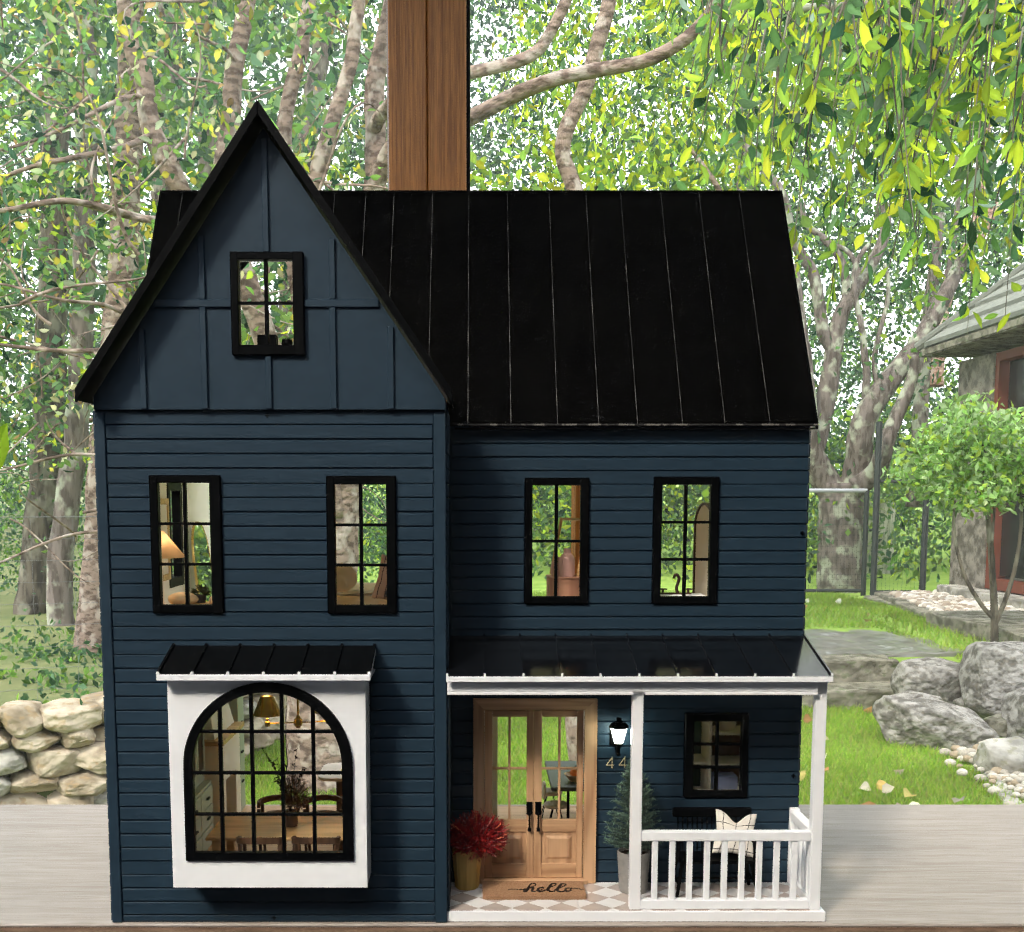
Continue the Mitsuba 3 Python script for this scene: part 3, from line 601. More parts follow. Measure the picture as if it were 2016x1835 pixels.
def gridline(p, n, uv):
    a0 = uv.x * 1.5 + .05 * dr.sin(uv.y * 5); a = dr.abs(a0 - dr.round(a0)); b = dr.abs(uv.y * 1.6 + .3 - dr.round(uv.y * 1.6 + .3))
    return mix((.66, .62, .56), (.05, .045, .045), 1 - smoothstep(.018, .045, dr.minimum(a, b)))
mat('pillow_grid', pr(base_color=mikit.proc(gridline), roughness=.95, sheen=.3))
m_, uv = pillow(.0440, .0465, .0150)
m_ = rot(rot(m_, math.radians(7), (0, 1, 0)), math.radians(-17), (1, 0, 0)); m_.apply_translation((.2745, .0690, .0742))
add('cover', m_, 'pillow_grid', pw2, smooth=True, uv=uv)

# ================================================================ inside the dollhouse (seen through its windows)
# dining room behind the arched window
GF = .0122
dt = thing('dining_table', 'honey coloured wooden dining table behind the arched window', 'table')
add('tabletop', bx(-.2845, -.1000, .0480, .1440, .0715, .0752, .0008), 'table_wood', dt)
for x in (-.275, -.110):
    for y in (.058, .134): add('leg', bx(x - .004, x + .004, y - .004, y + .004, GF, .0713), 'table_wood', dt)
def chair(x, y, s, label, facing):
    ch = thing('dining_chair', label, 'chair')
    add('seat', bx(x - .0180, x + .0180, y - .016, y + .016, .0420, .0460, .0012), 'dark_cloth', ch)
    an = np.linspace(-.10 * np.pi, 1.10 * np.pi, 26); hoop = []
    for a in an: hoop.append((x + .0235 * math.cos(a), y + s * (.004 + .0170 * math.sin(a)), .0835 - .004 * (1 - math.sin(max(a, 0) if a < np.pi else 0))))
    p, t, A, B = frames(hoop)
    v = []; pr0 = [(-.0016, -.0032), (.0016, -.0032), (.0016, .0032), (-.0016, .0032)]
    for i in range(len(p)):
        nrm = np.cross(t[i], (0, 0, 1)); nrm /= np.linalg.norm(nrm)
        v += [p[i] + nrm * a + np.array([0, 0, b]) for a, b in pr0]
    f = []
    for i in range(len(p) - 1):
        for j in range(4): f += [(i * 4 + j, i * 4 + (j + 1) % 4, i * 4 + 4 + j), (i * 4 + (j + 1) % 4, i * 4 + 4 + (j + 1) % 4, i * 4 + 4 + j)]
    f += [(0, 2, 1), (0, 3, 2)]; k = (len(p) - 1) * 4; f += [(k, k + 1, k + 2), (k, k + 2, k + 3)]
    add('top_rail', tm(v, f), 'walnut', ch)
    add('back_panel', tube(spline([(x + .0165 * math.cos(a), y + s * (.004 + .0165 * math.sin(a)), .0640) for a in np.linspace(.12 * np.pi, .88 * np.pi, 12)], 16), .0050, 6), 'walnut', ch)
    for u in (-1, 1):
        for w_ in (-1, 1):
            up = .0775 if w_ * s > 0 or True else .042
            add('leg', tube([(x + u * .0185, y + w_ * .014, GF), (x + u * .0205, y + w_ * .012, up)], [.0016, .0022], 8), 'walnut', ch)
    return ch
chair(-.2215, .0260, -1, 'dark walnut hoop back chair at the table nearest the arched window, left one', 1)
chair(-.1650, .0260, -1, 'dark walnut hoop back chair at the table nearest the arched window, right one', 1)
chair(-.2270, .1720, 1, 'dark walnut hoop back chair on the far side of the table, left of the vase', -1)
chair(-.1750, .1720, 1, 'dark walnut hoop back chair on the far side of the table, right of the vase', -1)
va = thing('dried_flower_vase', 'brown vase of dried grasses and dark twigs on the dining table', 'vase')
vc = (-.2015, .0950)
add('vase', lathe([(0, .0755), (.0068, .0755), (.0078, .0800), (.0070, .0880), (.0062, .0930), (.0056, .0930), (0, .0900)], (*vc, 0), 20), 'walnut', va, smooth=40)
def stems(n, hmin, hmax, spread, seed):
    r = np.random.default_rng(seed); ms, tips = [], []
    for i in range(n):
        a = r.uniform(0, 2 * np.pi); s = spread * r.uniform(.2, 1); h = r.uniform(hmin, hmax)
        p = spline([(*vc, .088), (vc[0] + s * .35 * math.cos(a), vc[1] + s * .35 * math.sin(a), .088 + h * .5), (vc[0] + s * math.cos(a), vc[1] + s * math.sin(a), .088 + h)], 9)
        ms.append(tube(p, .00028, 4)); tips.append(p)
    return ms, tips
ms, tips = stems(13, .035, .075, .040, 8)
r_ = np.random.default_rng(9); lv = []
for p in tips:
    for q in p[4:]:
        for k in range(2):
            d = r_.normal(size=3); d /= np.linalg.norm(d); lv.append(hull([q, q + d * .0036 + r_.normal(size=3) * .0008, q + d * .002 + r_.normal(size=3) * .0012, q + d * .002 - r_.normal(size=3) * .0012]))
add('twigs', ms + lv, 'ink', va)
m_, cc = sprigs((vc[0] + .004, vc[1], .112), (.0150, .0120, .0240), 260, .006, .0003, [(.16, .075, .035), (.26, .14, .07), (.10, .05, .03)], 12, .9)
add('dried_grass', m_, 'tint', va, color=cc)
cd = thing('chandelier', 'brass chandelier with cone shades hanging above the dining table', 'chandelier')
cc0 = np.array((-.1995, .150, .1795))
add('rod', rod(cc0 + (0, 0, .004), (cc0[0], cc0[1], .2648), .0011), 'brass', cd)
add('hub', lathe([(0, -.0065), (.0022, -.006), (.003, -.0045), (.0046, -.0035), (.0046, .0035), (.003, .0045), (.0018, .0075), (0, .0076)], cc0, 20), 'brass', cd, smooth=40)
for i, a in enumerate((math.pi + .25, .25)):
    e = cc0 + np.array([math.cos(a), math.sin(a), 0]) * .0340
    ar_ = add('arm', [rod(cc0 + (0, 0, -.0002 * i), e, .0007), lathe([(0, -.0035), (.0028, -.003), (.0028, .002), (.0012, .003), (.0018, .0055), (.001, .0065), (.0008, .0100), (0, .0100)], e, 16)], 'brass', cd)
    add('shade', tm(*(lambda m: (m.vertices, m.faces))(lathe([(.0158, .0098), (.0070, .0310), (.0066, .0310), (.0154, .0098), (.0158, .0098)], e, 28))), 'brass', cd, smooth=40)
    k = add('bulb', blob(e + (0, 0, .0170), (.0030, .0030, .0045), 2, 0), 'lamp_glass', cd)
    scene[k]['emitter'] = {'type': 'area', 'radiance': rgb(5, 3, 1.3)}
# hutch, fireplace and the far cabinet along the left wall
hu = thing('sage_hutch', 'tall sage green hutch with dark glass doors against the left dining room wall', 'cabinet')
HX = -.3210
add('base_cabinet', bx(-.3638, HX, .1200, .2560, GF, .0900), 'sage', hu); add('upper_cabinet', bx(-.3638, HX - .008, .1200, .2560, .0905, .2500), 'sage', hu)
for z0, z1 in ((.0165, .0385), (.0405, .0625), (.0645, .0865)):
    for y0, y1 in ((.1225, .1865), (.1895, .2535)):
        dw = add('drawer', bx(HX + .0001, HX + .0022, y0, y1, z0, z1, .0006), 'sage', hu)
        add('pull', bx(HX + .0023, HX + .0050, (y0 + y1) / 2 - .006, (y0 + y1) / 2 + .006, (z0 + z1) / 2 - .0012, (z0 + z1) / 2 + .0012, .0005), 'black', hu)
for y0, y1 in ((.1230, .1640), (.1670, .2080), (.2110, .2520)):
    dr_ = full('glass_door', hu); dr_ = numbered(dr_)
    add('stile', wall_yz(sbox(y0, .1000, y1, .2450).difference(sbox(y0 + .006, .106, y1 - .006, .239)), HX - .0079, HX - .0060), 'sage', dr_)
    add('pane', bx(HX - .0079, HX - .0070, y0 + .006, y1 - .006, .106, .239), 'dark_glass', dr_)
fpn = thing('fireplace', 'white plaster fireplace with a pale wooden mantel beyond the sage hutch', 'fireplace')
add('surround', wall_yz(sbox(.2650, GF, .3950, .1300).difference(sbox(.300, GF - .01, .365, .0800)), -.3638, -.3120), 'plaster', fpn)
add('hood', hull([(x, y, z) for x, y, z in ((-.3638, .268, .137), (-.318, .268, .137), (-.3638, .392, .137), (-.318, .392, .137), (-.3638, .30, .263), (-.345, .30, .263), (-.3638, .36, .263), (-.345, .36, .263))]), 'plaster', fpn)
add('mantel', bx(-.3638, -.3060, .2610, .3990, .1303, .1365, .0006), 'table_wood', fpn)
add('firebox', bx(-.3638, -.3300, .3005, .3645, GF, .0795), 'dark_cloth', fpn)
fc = thing('far_cabinet', 'narrow sage green cabinet beyond the fireplace', 'cabinet')
add('carcass', bx(-.3638, -.3150, .4030, .4440, GF, .2500), 'sage', fc)
for z in (.05, .09, .13, .17): add('pull', bx(-.3149, -.3128, .418, .429, z, z + .0025, .0004), 'black', fc)
is_ = thing('kitchen_counter', 'pale rounded kitchen counter standing behind the dining chairs', 'counter')
add('countertop', plan(sbox(-.185, .345, -.075, .405).buffer(.018), .0720, .0760), 'ceramic', is_); add('cabinet', bx(-.180, -.045, .345, .410, GF, .0718), 'walnut', is_)
cdl = thing('candlestick', 'slim cream candle in a brass holder on the kitchen counter', 'candlestick')
add('holder', lathe([(0, .0762), (.0040, .0762), (.0040, .0775), (.0016, .0790), (.0022, .0815), (0, .0816)], (-.1850 + .012, .372, 0), 16), 'brass', cdl); add('candle', rod((-.173, .372, .0816), (-.173, .372, .0980), .0014), 'ceramic', cdl)
bxx = thing('storage_box', 'grey box with a white top on the kitchen counter', 'box')
add('body', bx(-.170, -.136, .388, .405, .0762, .0920, .0006), 'rosy_wood', bxx); add('lid', bx(-.171, -.135, .387, .406, .0921, .0940), 'plaster', bxx)

# bedroom behind the left upper windows
UF = .2742
lm = thing('bedroom_lamp', 'lit cone shade table lamp behind the left bedroom window', 'lamp')
lc = (-.3365, .105)
add('stand', lathe([(0, .3000), (.0075, .3000), (.008, .306), (.0022, .318), (.0016, .368), (0, .368)], (*lc, 0), 20), 'ceramic', lm)
lamp = add('lamp_shade', lathe([(.0270, .3655), (.0040, .3935), (.0036, .3935), (.0266, .3655), (.0270, .3655)], (*lc, 0), 36), 'linen', lm, smooth=40)
scene['shade_cloth'] = {'type': 'principledthin', 'base_color': rgb(.62, .52, .40), 'roughness': .9, 'diff_trans': 1.0}
scene[lamp]['bsdf'] = {'type': 'ref', 'id': 'shade_cloth'}
k = add('bulb', blob((*lc, .3790), (.0035, .0035, .0050), 2, 0), 'lamp_glass', lm); scene[k]['emitter'] = {'type': 'area', 'radiance': rgb(14, 10.5, 6.6)}
ns = thing('bedside_table', 'pale bedside table under the bedroom lamp', 'table')
add('carcass', bx(-.3635, -.3120, .080, .130, UF, .2995, .001), 'table_wood', ns)
pf = thing('picture_frame', 'flat pale wooden picture frame on the bedroom side wall', 'picture frame')
add('frame', wall_yz(sbox(.196, .333, .252, .428).difference(sbox(.203, .340, .245, .421)), -.3638, -.3612), 'table_wood', pf); add('canvas', bx(-.3639, -.3622, .2032, .2448, .3402, .4208), 'linen', pf)
mi_ = thing('standing_mirror', 'tall arched mirror leaning beside the bedroom side window', 'mirror')
ma = arch(.332, .424, 0, .078, 24)
def lean(m): return rot(m, math.radians(-6), (0, 1, 0), (-.345, .4, UF))
def upm(poly, x0, x1): m = wall_yz(poly, x0, x1); m.apply_translation((0, 0, UF + .0008)); return lean(m)
add('frame', upm(ma.difference(ma.buffer(-.0018)), -.3450, -.3420), 'brass', mi_); add('glass', upm(ma.buffer(-.0019), -.3440, -.3425), 'mirror', mi_)
bp = thing('bedroom_plant', 'small dark leafy plant in the bedroom window', 'plant')
add('pot', lathe([(0, .3190), (.0050, .3190), (.0058, .3275), (0, .3275)], (-.2905, .085, 0), 16), 'dark_cloth', bp)
m_, cc = sprigs((-.2905, .085, .3310), (.0100, .0090, .0080), 60, .003, .0005, [(.05, .06, .03), (.08, .09, .04)], 21, .5)
add('leaves', m_, 'tint', bp, color=cc)
dsk = thing('bedroom_dresser', 'low pale wooden dresser under the plant', 'dresser'); add('carcass', bx(-.3200, -.2480, .0650, .1050, UF, .3188, .001), 'table_wood', dsk)
for x, z, w_ in ((-.3080, .3232, .016), (-.2660, .3215, .015)):
    cu = thing('tan_cushion', 'rounded tan cushion on the dresser at the ' + ('left' if x < -.3 else 'right') + ' edge of the bedroom window', 'cushion'); add('cover', blob((x, .080, z), (w_, .012, .0075), 3, .05, 2, 3), 'fabric_tan', cu, smooth=True)
bd = thing('bed', 'tan upholstered bed behind the right tower window', 'bed')
add('mattress', bx(-.1950, -.0720, .120, .330, .2900, .3225, .006), 'fabric_tan', bd, smooth=40); add('base', bx(-.1965, -.0705, .118, .332, UF, .2898, .001), 'table_wood', bd)
add('blanket', blob((-.130, .200, .3220), (.055, .070, .0075), 4, .10, 4, 7, 4), 'linen', bd, smooth=True)
for x, y, z, r__, l, mt_ in ((-.1440, .105, .3440, (.0165, .012, .0155), 'round fuzzy tan pillow on the bed at the left of its window', 'fabric_tan'), (-.1630, .090, .3290, (.0140, .012, .0165), 'dark brown pillow beside the round fuzzy one', 'walnut')):
    q = thing('bed_pillow', l, 'pillow'); add('cover', blob((x, y, z), r__, 3, .08, 4, 3), mt_, q, smooth=True)
q = thing('patterned_pillow', 'leaf shaped rosy pillow with dark lines at the right of the bedroom window', 'pillow')
m_, uv = pillow(.026, .048, .012, 24, notch=0); m_ = rot(m_, math.radians(14), (0, 1, 0)); m_.apply_translation((-.0925, .085, .3440))
mat('pillow_rosy', pr(base_color=mikit.proc(lambda p, n, uv: mix((.45, .27, .19), (.05, .03, .025), 1 - smoothstep(.03, .08, dr.abs(uv.x * 1.6 - dr.round(uv.x * 1.6) + .03 * dr.sin(uv.y * 9))))), roughness=.9))
add('cover', m_, 'pillow_rosy', q, smooth=True, uv=uv)
q = thing('dark_plant', 'drooping dark leaves in front of the patterned pillow', 'plant')
lv = []
for i in range(7):
    a = -1.1 + i * .28; s = np.array((-.0895, .050, .3375)); e = s + np.array([math.sin(a - .4) * .006, -.003, -.0115 + .002 * (i % 3)])
    lv.append(hull([s, e, (s + e) / 2 + (.0009, .0008, 0), (s + e) / 2 - (.0009, .0008, 0), (s + e) / 2 + (0, -.001, .0004)]))
add('leaves', lv, 'dark_glass', q); add('stem', rod((-.0890, .052, .2750), (-.0893, .051, .3380), .0006), 'dark_glass', q)

# rooms of the recessed wing
q = thing('wing_dresser', 'reddish wooden cabinet behind the window above the front door', 'cabinet')
add('carcass', bx(.0800, .1320, .150, .205, UF, .3400, .0006), 'rosy_wood', q); add('top', bx(.0790, .1325, .149, .206, .3401, .3412), 'rosy_wood', q)
for x, y, z1, r0, l in ((.1010, .1700, .3725, .0088, 'tall pink bottle on the reddish cabinet'), (.0910, .1920, .3620, .0068, 'shorter pink bottle standing behind the tall one')):
    q = thing('bottle', l, 'bottle'); h = z1 - .3413
    add('body', lathe([(0, .3413), (r0, .3414), (r0, .3413 + h * .62), (r0 * .85, .3413 + h * .72), (r0 * .48, .3413 + h * .84), (r0 * .45, z1), (0, z1)], (x, y, 0), 24), 'pink_glaze', q, smooth=35)
q = thing('leaning_frame', 'thin frame leaning on the wall behind the pink bottles', 'picture frame')
fr_ = wall_yz(sbox(-.024, 0, .024, .066).difference(sbox(-.0215, .0025, .0215, .0635)), -.0012, .0012); fr_ = rot(rot(fr_, math.radians(14), (0, 1, 0)), math.radians(38)); fr_.apply_translation((.0990, .1900, .3416))
add('frame', fr_, 'table_wood', q)
q = thing('wardrobe', 'plain brown wooden wardrobe behind the window above the door', 'wardrobe'); add('carcass', bx(.1145, .1500, .230, .300, UF, .480, .001), 'post_wood', q)
q = thing('faucet', 'dark bronze faucet with two cross handles in the right upper window', 'faucet')
add('deck', bx(.1985, .2340, .1285, .1335, .3246, .3262, .0005), 'bronze', q)
add('spout', tube(spline([(.2195, .131, .326), (.2195, .131, .3385), (.2190, .1305, .3440), (.2165, .1300, .3458), (.2145, .1297, .3435), (.2143, .1296, .3415)], 24), .0017, 8), 'bronze', q)
for x in (.2025, .2300):
    hd = add('handle', [rod((x, .131, .326), (x, .131, .3305), .0013), rod((x - .0048, .131, .3300), (x + .0048, .131, .3300), .0009), rod((x, .1262, .3300), (x, .1358, .3300), .0009)], 'bronze', q)
q = thing('wash_basin', 'white basin under the bronze faucet', 'basin'); add('bowl', bx(.190, .250, .1120, .1500, .2960, .3243, .004), 'white', q)
q = thing('arched_mirror', 'tall arched bronze framed mirror standing behind the right upper window', 'mirror')
ma = arch(-.030, .030, 0, .118, 24)
def up2(poly, x0, x1): m = wall_yz(poly, x0, x1); m = rot(m, math.radians(11)); m.apply_translation((.2625, .215, UF + .001)); return m
add('frame', up2(ma.difference(ma.buffer(-.0025)), -.0030, .0030), 'bronze', q); add('backing', up2(ma.buffer(-.0026), -.0010, .0010), 'linen', q)
add('stand', rod((.2680, .235, UF + .001), (.2640, .222, .380), .0012), 'brass', q)
# hall behind the front door
q = thing('hall_cabinet', 'white cabinet end seen through the left glass door', 'cabinet'); add('carcass', bx(-.0295, .0240, .180, .235, .0125, .250, .001), 'plaster', q)
q = thing('dark_table', 'dark slate table seen through the right glass door', 'table')
add('tabletop', bx(.0920, .1900, .280, .440, .0700, .0752, .0008), 'slate_top', q)
for x, y in ((.1130, .285), (.1130, .435), (.184, .285), (.184, .435)): add('leg', bx(x - .0016, x + .0016, y - .0016, y + .0016, .0125, .0698), 'black', q)
q = thing('fruit_bowl', 'pale wooden bowl on the dark table', 'bowl'); add('bowl', lathe([(0, .0755), (.0070, .0755), (.0145, .0845), (.0138, .0848), (.0062, .0772), (0, .0770)], (.1240, .315, 0), 24), 'table_wood', q, smooth=40)
q = thing('orange', 'orange fruit in the bowl', 'fruit'); add('peel', blob((.1225, .313, .0865), (.0056, .0056, .0053), 3, .03), 'orange_peel', q, smooth=True); add('stem', rod((.1225, .313, .0915), (.1245, .313, .0960), .0005), 'dark_green', q)
for i, (x, y, l) in enumerate(((.1000, .310, 'nearer grey shell chair behind the right glass door'), (.0960, .380, 'farther grey shell chair under the edge of the dark table'))):
    q = thing('shell_chair', l, 'chair')
    add('seat', blob((x, y, .0460), (.0160, .0140, .0042), 3, .06, 2, i, 2.6), 'fabric_cream', q, smooth=True)
    add('backrest', blob((x - .0155, y + .004, .0640), (.0030, .0130, .0110), 3, .06, 2, i + 3, 2.6), 'fabric_cream', q, smooth=True)
    for sx in (-1, 1):
        for sy in (-1, 1): add('leg', rod((x + sx * .011, y + sy * .010, .0125), (x + sx * .004, y + sy * .004, .0425), .0007), 'black', q)
# bookcase behind the porch window
q = thing('bookcase', 'white bookcase with a dark back just inside the porch window', 'bookcase')
add('back', bx(.2240, .2590, .1905, .1925, .0125, .2300), 'dark_green', q); add('back', bx(.2593, .3200, .1905, .1925, .0125, .2300), 'walnut', q)
for x in (.2225, .2600, .3170): add('side', bx(x - .0014, x + .0014, .1400, .1903, .0125, .2300), 'plaster', q)
for z in (.0950, .1330): add('shelf', bx(.2240, .2585, .1440, .1903, z, z + .0025), 'plaster', q)
for z in (.0950, .1310, .1660): add('shelf', bx(.2615, .3155, .1440, .1903, z, z + .0025), 'plaster', q)
for i, (x, a, mname) in enumerate(((.2300, 28, 'plaster'), (.2350, 30, 'sage'), (.2400, 33, 'white'), (.2450, 36, 'ceramic'))):
    bk = thing('book', ['white', 'sage green', 'bright white', 'cream'][i] + ' book leaning in the bookcase behind the porch window', 'book')
    m = bx(0, .0034, 0, .022, 0, .030, .0004); m = rot(m, math.radians(-a), (0, 1, 0)); m.apply_translation((x - .004, .1500, .0995)); add('cover', m, mname, bk)
bk = thing('blue_box', 'pale blue storage box on the bookcase shelf', 'box'); add('body', bx(.2640, .2935, .1500, .1750, .0978, .1180, .0008), 'blue_card', bk)
bk = thing('ceramic_jar', 'speckled cream jar high on the bookcase shelf', 'jar'); add('body', lathe([(0, .1690), (.0080, .1690), (.0105, .1760), (.0095, .1930), (.0070, .1960), (0, .1960)], (.2820, .1620, 0), 24), 'ceramic', bk, smooth=40)
# attic sill
q = thing('attic_box', 'small dark box on the attic window sill', 'box'); add('body', bx(-.2135, -.1950, .014, .026, .5724, .5860, .0006), 'black', q)
q = thing('attic_bowl', 'little dark spiky pot on the right of the attic sill', 'pot')
add('pot', lathe([(0, .5724), (.0040, .5724), (.0056, .5780), (.0050, .5812), (0, .5800)], (-.1850, .018, 0), 14), 'black', q); m_, cc = sprigs((-.1850, .018, .5815), (.0055, .005, .0022), 20, .0015, .0004, [(.03, .035, .03)], 31, .2, 1); add('plant', m_, 'tint', q, color=cc)


# ================================================================ the garden
LZ, UZ, TZ, SZ = -1.00, -.63, -.54, -.735        # lower lawn, upper lawn, woodland terrace
WALL = [(-4.2, 4.15), (-2.4, 4.25), (-1.70, 4.50), (-1.28, 6.05), (-.95, 8.2)]
def sst(a, b, x): t = np.clip((x - a) / (b - a), 0, 1); return t * t * (3 - 2 * t)
def ground_z(x, y):
    x, y = np.asarray(x, float), np.asarray(y, float)
    rock_ = sst(3.45, 3.70, x - .10 * np.maximum(7 - y, 0)) * sst(2.0, 5.0, y)
    z = LZ + (SZ - LZ) * np.where(x < 1.2, sst(7.4, 9.5, y), sst(7.78, 7.92, y)) + (UZ - SZ) * sst(9.0, 11.2, y)
    z = np.maximum(z, LZ + (UZ - LZ) * rock_)
    xs = np.interp(y, [4.15, 4.25, 4.5, 6.05, 8.2, 10.5], [-9, -2.4, -1.62, -1.20, -.87, -.6])
    t = np.where(y > 4.15, sst(0, .22, xs - x), 0)
    z = z + (TZ - z) * t
    return z + .030 * (meshkit.fbm(np.stack([x * .9, y * .9, x * 0], -1), 3, 5) - .5) + .06 * np.maximum(y - 14, 0) * (meshkit.noise(np.stack([x * .1, y * .1, x * 0 + 3], -1), 2))
gx_ = np.r_[np.linspace(-70, -9, 16), np.linspace(-8, 9, 130), np.linspace(10, 70, 16)]; gy_ = np.r_[np.linspace(-60, 0, 10), np.linspace(.6, 14, 150), np.linspace(14.5, 90, 30)]
X_, Y_ = np.meshgrid(gx_, gy_, indexing='ij'); nX, nY = X_.shape
i, j = np.meshgrid(np.arange(nX - 1), np.arange(nY - 1), indexing='ij'); q4 = np.stack([i * nY + j, (i + 1) * nY + j, (i + 1) * nY + j + 1, i * nY + j + 1], -1).reshape(-1, 4)
tag(add('lawn', tm(np.stack([X_, Y_, ground_z(X_, Y_)], -1).reshape(-1, 3), np.vstack([q4[:, [0, 1, 2]], q4[:, [0, 2, 3]]])), 'lawn_mat', smooth=True), 'garden lawn and woodland floor outside the window', kind='structure')

def leaves(c, L, W, axis, pal, r, fold=.25, spread=.35, lens=False):
    """c (n,3) leaf centres, axis (n,3) leaf directions; every leaf two (or six) triangles with its own colour"""
    n = len(c); L = L * r.uniform(.65, 1.3, n); W = W * r.uniform(.75, 1.25, n)
    a = axis + r.normal(size=(n, 3)) * spread; a /= np.linalg.norm(a, axis=1, keepdims=True)
    h = r.normal(size=(n, 3)); b = np.cross(a, h); b /= np.linalg.norm(b, axis=1, keepdims=True) + 1e-9; nn = np.cross(a, b)
    L, W = L[:, None], W[:, None]
    col = np.asarray(pal)[r.integers(len(pal), size=n)] * np.clip(np.exp(r.normal(size=(n, 1)) * .36), .4, 1.8)
    if not lens:
        V = np.stack([c - a * L / 2, c + b * W / 2 + nn * W * fold, c + a * L / 2, c - b * W / 2 + nn * W * fold], 1); F = np.array([(0, 1, 2), (0, 2, 3)])
    else:
        dn = nn * L
        V = np.stack([c - a * L * .5, c - a * L * .2 + b * W * .45 + nn * W * fold, c + a * L * .12 + b * W * .5 + nn * W * fold - dn * .02, c + a * L * .5 - dn * .10,
                      c + a * L * .12 - b * W * .5 + nn * W * fold - dn * .02, c - a * L * .2 - b * W * .45 + nn * W * fold, c - a * L * .2, c + a * L * .12 - dn * .02], 1)
        F = np.array([(0, 1, 6), (1, 2, 7), (1, 7, 6), (2, 3, 7), (0, 6, 5), (6, 7, 5), (5, 7, 4), (7, 3, 4)])
    k = V.shape[1]; tone = np.ones(k) if not lens else np.array([.86, .90, .96, 1.10, .96, .90, 1.16, 1.22])
    return tm(V.reshape(-1, 3), (F[None] + (np.arange(n) * k)[:, None, None]).reshape(-1, 3)), np.clip(np.repeat(col, k, 0) * np.tile(tone, n)[:, None], 0, .9)
def clumps(lo, hi, nc, per, sig, r, shape=None):
    c = r.uniform(lo, hi, (nc, 3))
    if shape is not None: c = c[shape(c)]
    s = sig * r.uniform(.5, 1.5, (len(c), 1, 1))
    return (c[:, None] + r.normal(size=(len(c), per, 3)) * s * np.array([1, 1, .6])).reshape(-1, 3)
def rough_tube(p, r, sides, seed, amp=.10, freq=9):
    m = tube(p, r, sides); v = np.array(m.vertices); n = len(p); c = np.repeat(np.asarray(p, float), sides, 0)
    d = v[:n * sides] - c; v[:n * sides] = c + d * (1 + amp * 2 * (meshkit.fbm(v[:n * sides] * freq, 3, seed) - .5))[:, None]
    return tm(v, m.faces)
def limb(pts, r0, r1, seed, n=40, sides=12, amp=.10):
    p = spline(pts, n); rr = np.random.default_rng(seed); p = p + (meshkit.fbm(p * 4 + seed, 3, seed)[:, None] - .5) * .04 * min(1, r0 * 20)
    return rough_tube(p, np.interp(np.linspace(0, 1, n), [0, 1], [r0, r1]), sides, seed, amp)
GREEN = [(.12, .24, .05), (.16, .28, .06), (.09, .19, .06), (.19, .30, .08), (.14, .23, .11)]
DARK = [(.025, .065, .035), (.035, .075, .03), (.02, .05, .03)]
DEEP = [(.06, .13, .06), (.085, .16, .07), (.10, .18, .10), (.075, .14, .085)]
LIME = [(.34, .46, .05), (.44, .52, .04), (.27, .41, .06), (.21, .36, .06), (.50, .50, .05)]
AUTUMN = [(.28, .32, .07), (.42, .39, .07), (.50, .44, .07), (.45, .43, .24), (.32, .22, .09), (.22, .28, .09), (.50, .49, .33)]
PALE = [(.33, .40, .22), (.40, .46, .30), (.27, .36, .16), (.45, .48, .36)]

def rock(rad, seed, p=3.4, npt=34, amp=.10):
    rr = np.random.default_rng(seed); d = rr.normal(size=(npt, 3)); d /= np.linalg.norm(d, axis=1, keepdims=True)
    m = (np.sum(np.abs(d) ** p, 1) ** (-1 / p))[:, None]
    h = hull(d * m); h = h.subdivide().subdivide().subdivide()
    trimesh.smoothing.filter_laplacian(h, .5, 2); v = np.array(h.vertices); v = v / np.abs(v).max(0)
    v = v * (1 + amp * (2 * meshkit.fbm(v * 3.2 + seed % 97, 4, seed % 1000) - 1))[:, None]
    return tm(v * np.asarray(rad), h.faces)
# ---- stone wall at the left, one thing, stones as parts
sw_ = thing('stone_wall', 'dry stone wall of pale rounded stones below the woods at the left', 'wall')
r = np.random.default_rng(61)
wl = LineString(WALL); L_ = wl.length
z = LZ - .02; row = 0
while z < TZ - .035:
    hgt = (.125, .10, .115, .09)[row % 4]; s = r.uniform(-.2, 0)
    while s < L_:
        ln = r.uniform(.13, .31); c_ = wl.interpolate(min(max(s + ln / 2, 0.01), L_ - .01)); c2 = wl.interpolate(min(s + ln / 2 + .05, L_)); ang = math.atan2(c2.y - c_.y, c2.x - c_.x)
        m = rock((ln * .54, .16, hgt * r.uniform(.52, .60)), int(r.integers(1e6)), 4.5, 40, .07)
        m = rot(m, r.uniform(-.07, .07), (0, 1, 0)); m = rot(m, ang); m.apply_translation((c_.x, c_.y + r.uniform(-.03, .03), z + hgt / 2 + r.uniform(-.015, .015)))
        add('stone', m, ('stone_pale', 'stone_tan', 'stone_tan', 'stone_tan')[int(r.integers(4))], sw_, smooth=True)
        s += ln * .98
    z += hgt * .96; row += 1
wf = thing('wire_fence', 'thin wire mesh fence standing above the stone wall', 'fence')
P = [np.array((x, y + .24 if x < -1.6 else y)) + np.array((0 if x < -1.6 else -.22, 0)) for x, y in WALL]
for a, b in zip(P[:-1], P[1:]):
    for k in range(9): add('wire', tube([(*a, TZ + .08 + .10 * k), (*b, TZ + .08 + .10 * k)], .0009 if k < 8 else .0016, 4, False), 'wire', wf)
    n = int(np.linalg.norm(b - a) / .16)
    for k in range(n):
        q = a + (b - a) * k / n; add('wire', tube([(*q, TZ - .02), (*q, TZ + .88)], .0007, 4, False), 'wire', wf)

# ---- trees
def tree(name, label, limbs, matname, crown=None, group=None):
    t = thing(name, label, 'tree', group)
    for i, l in enumerate(limbs):
        add('trunk' if i == 0 else 'branch', limb(*l[0:1], l[1], l[2], 7 * i + len(label), l[3] if len(l) > 3 else 40), matname, t, smooth=True)
    if crown: add('crown', crown[0], 'leaf', t, smooth=True, color=crown[1])
    return t
r = np.random.default_rng(71)
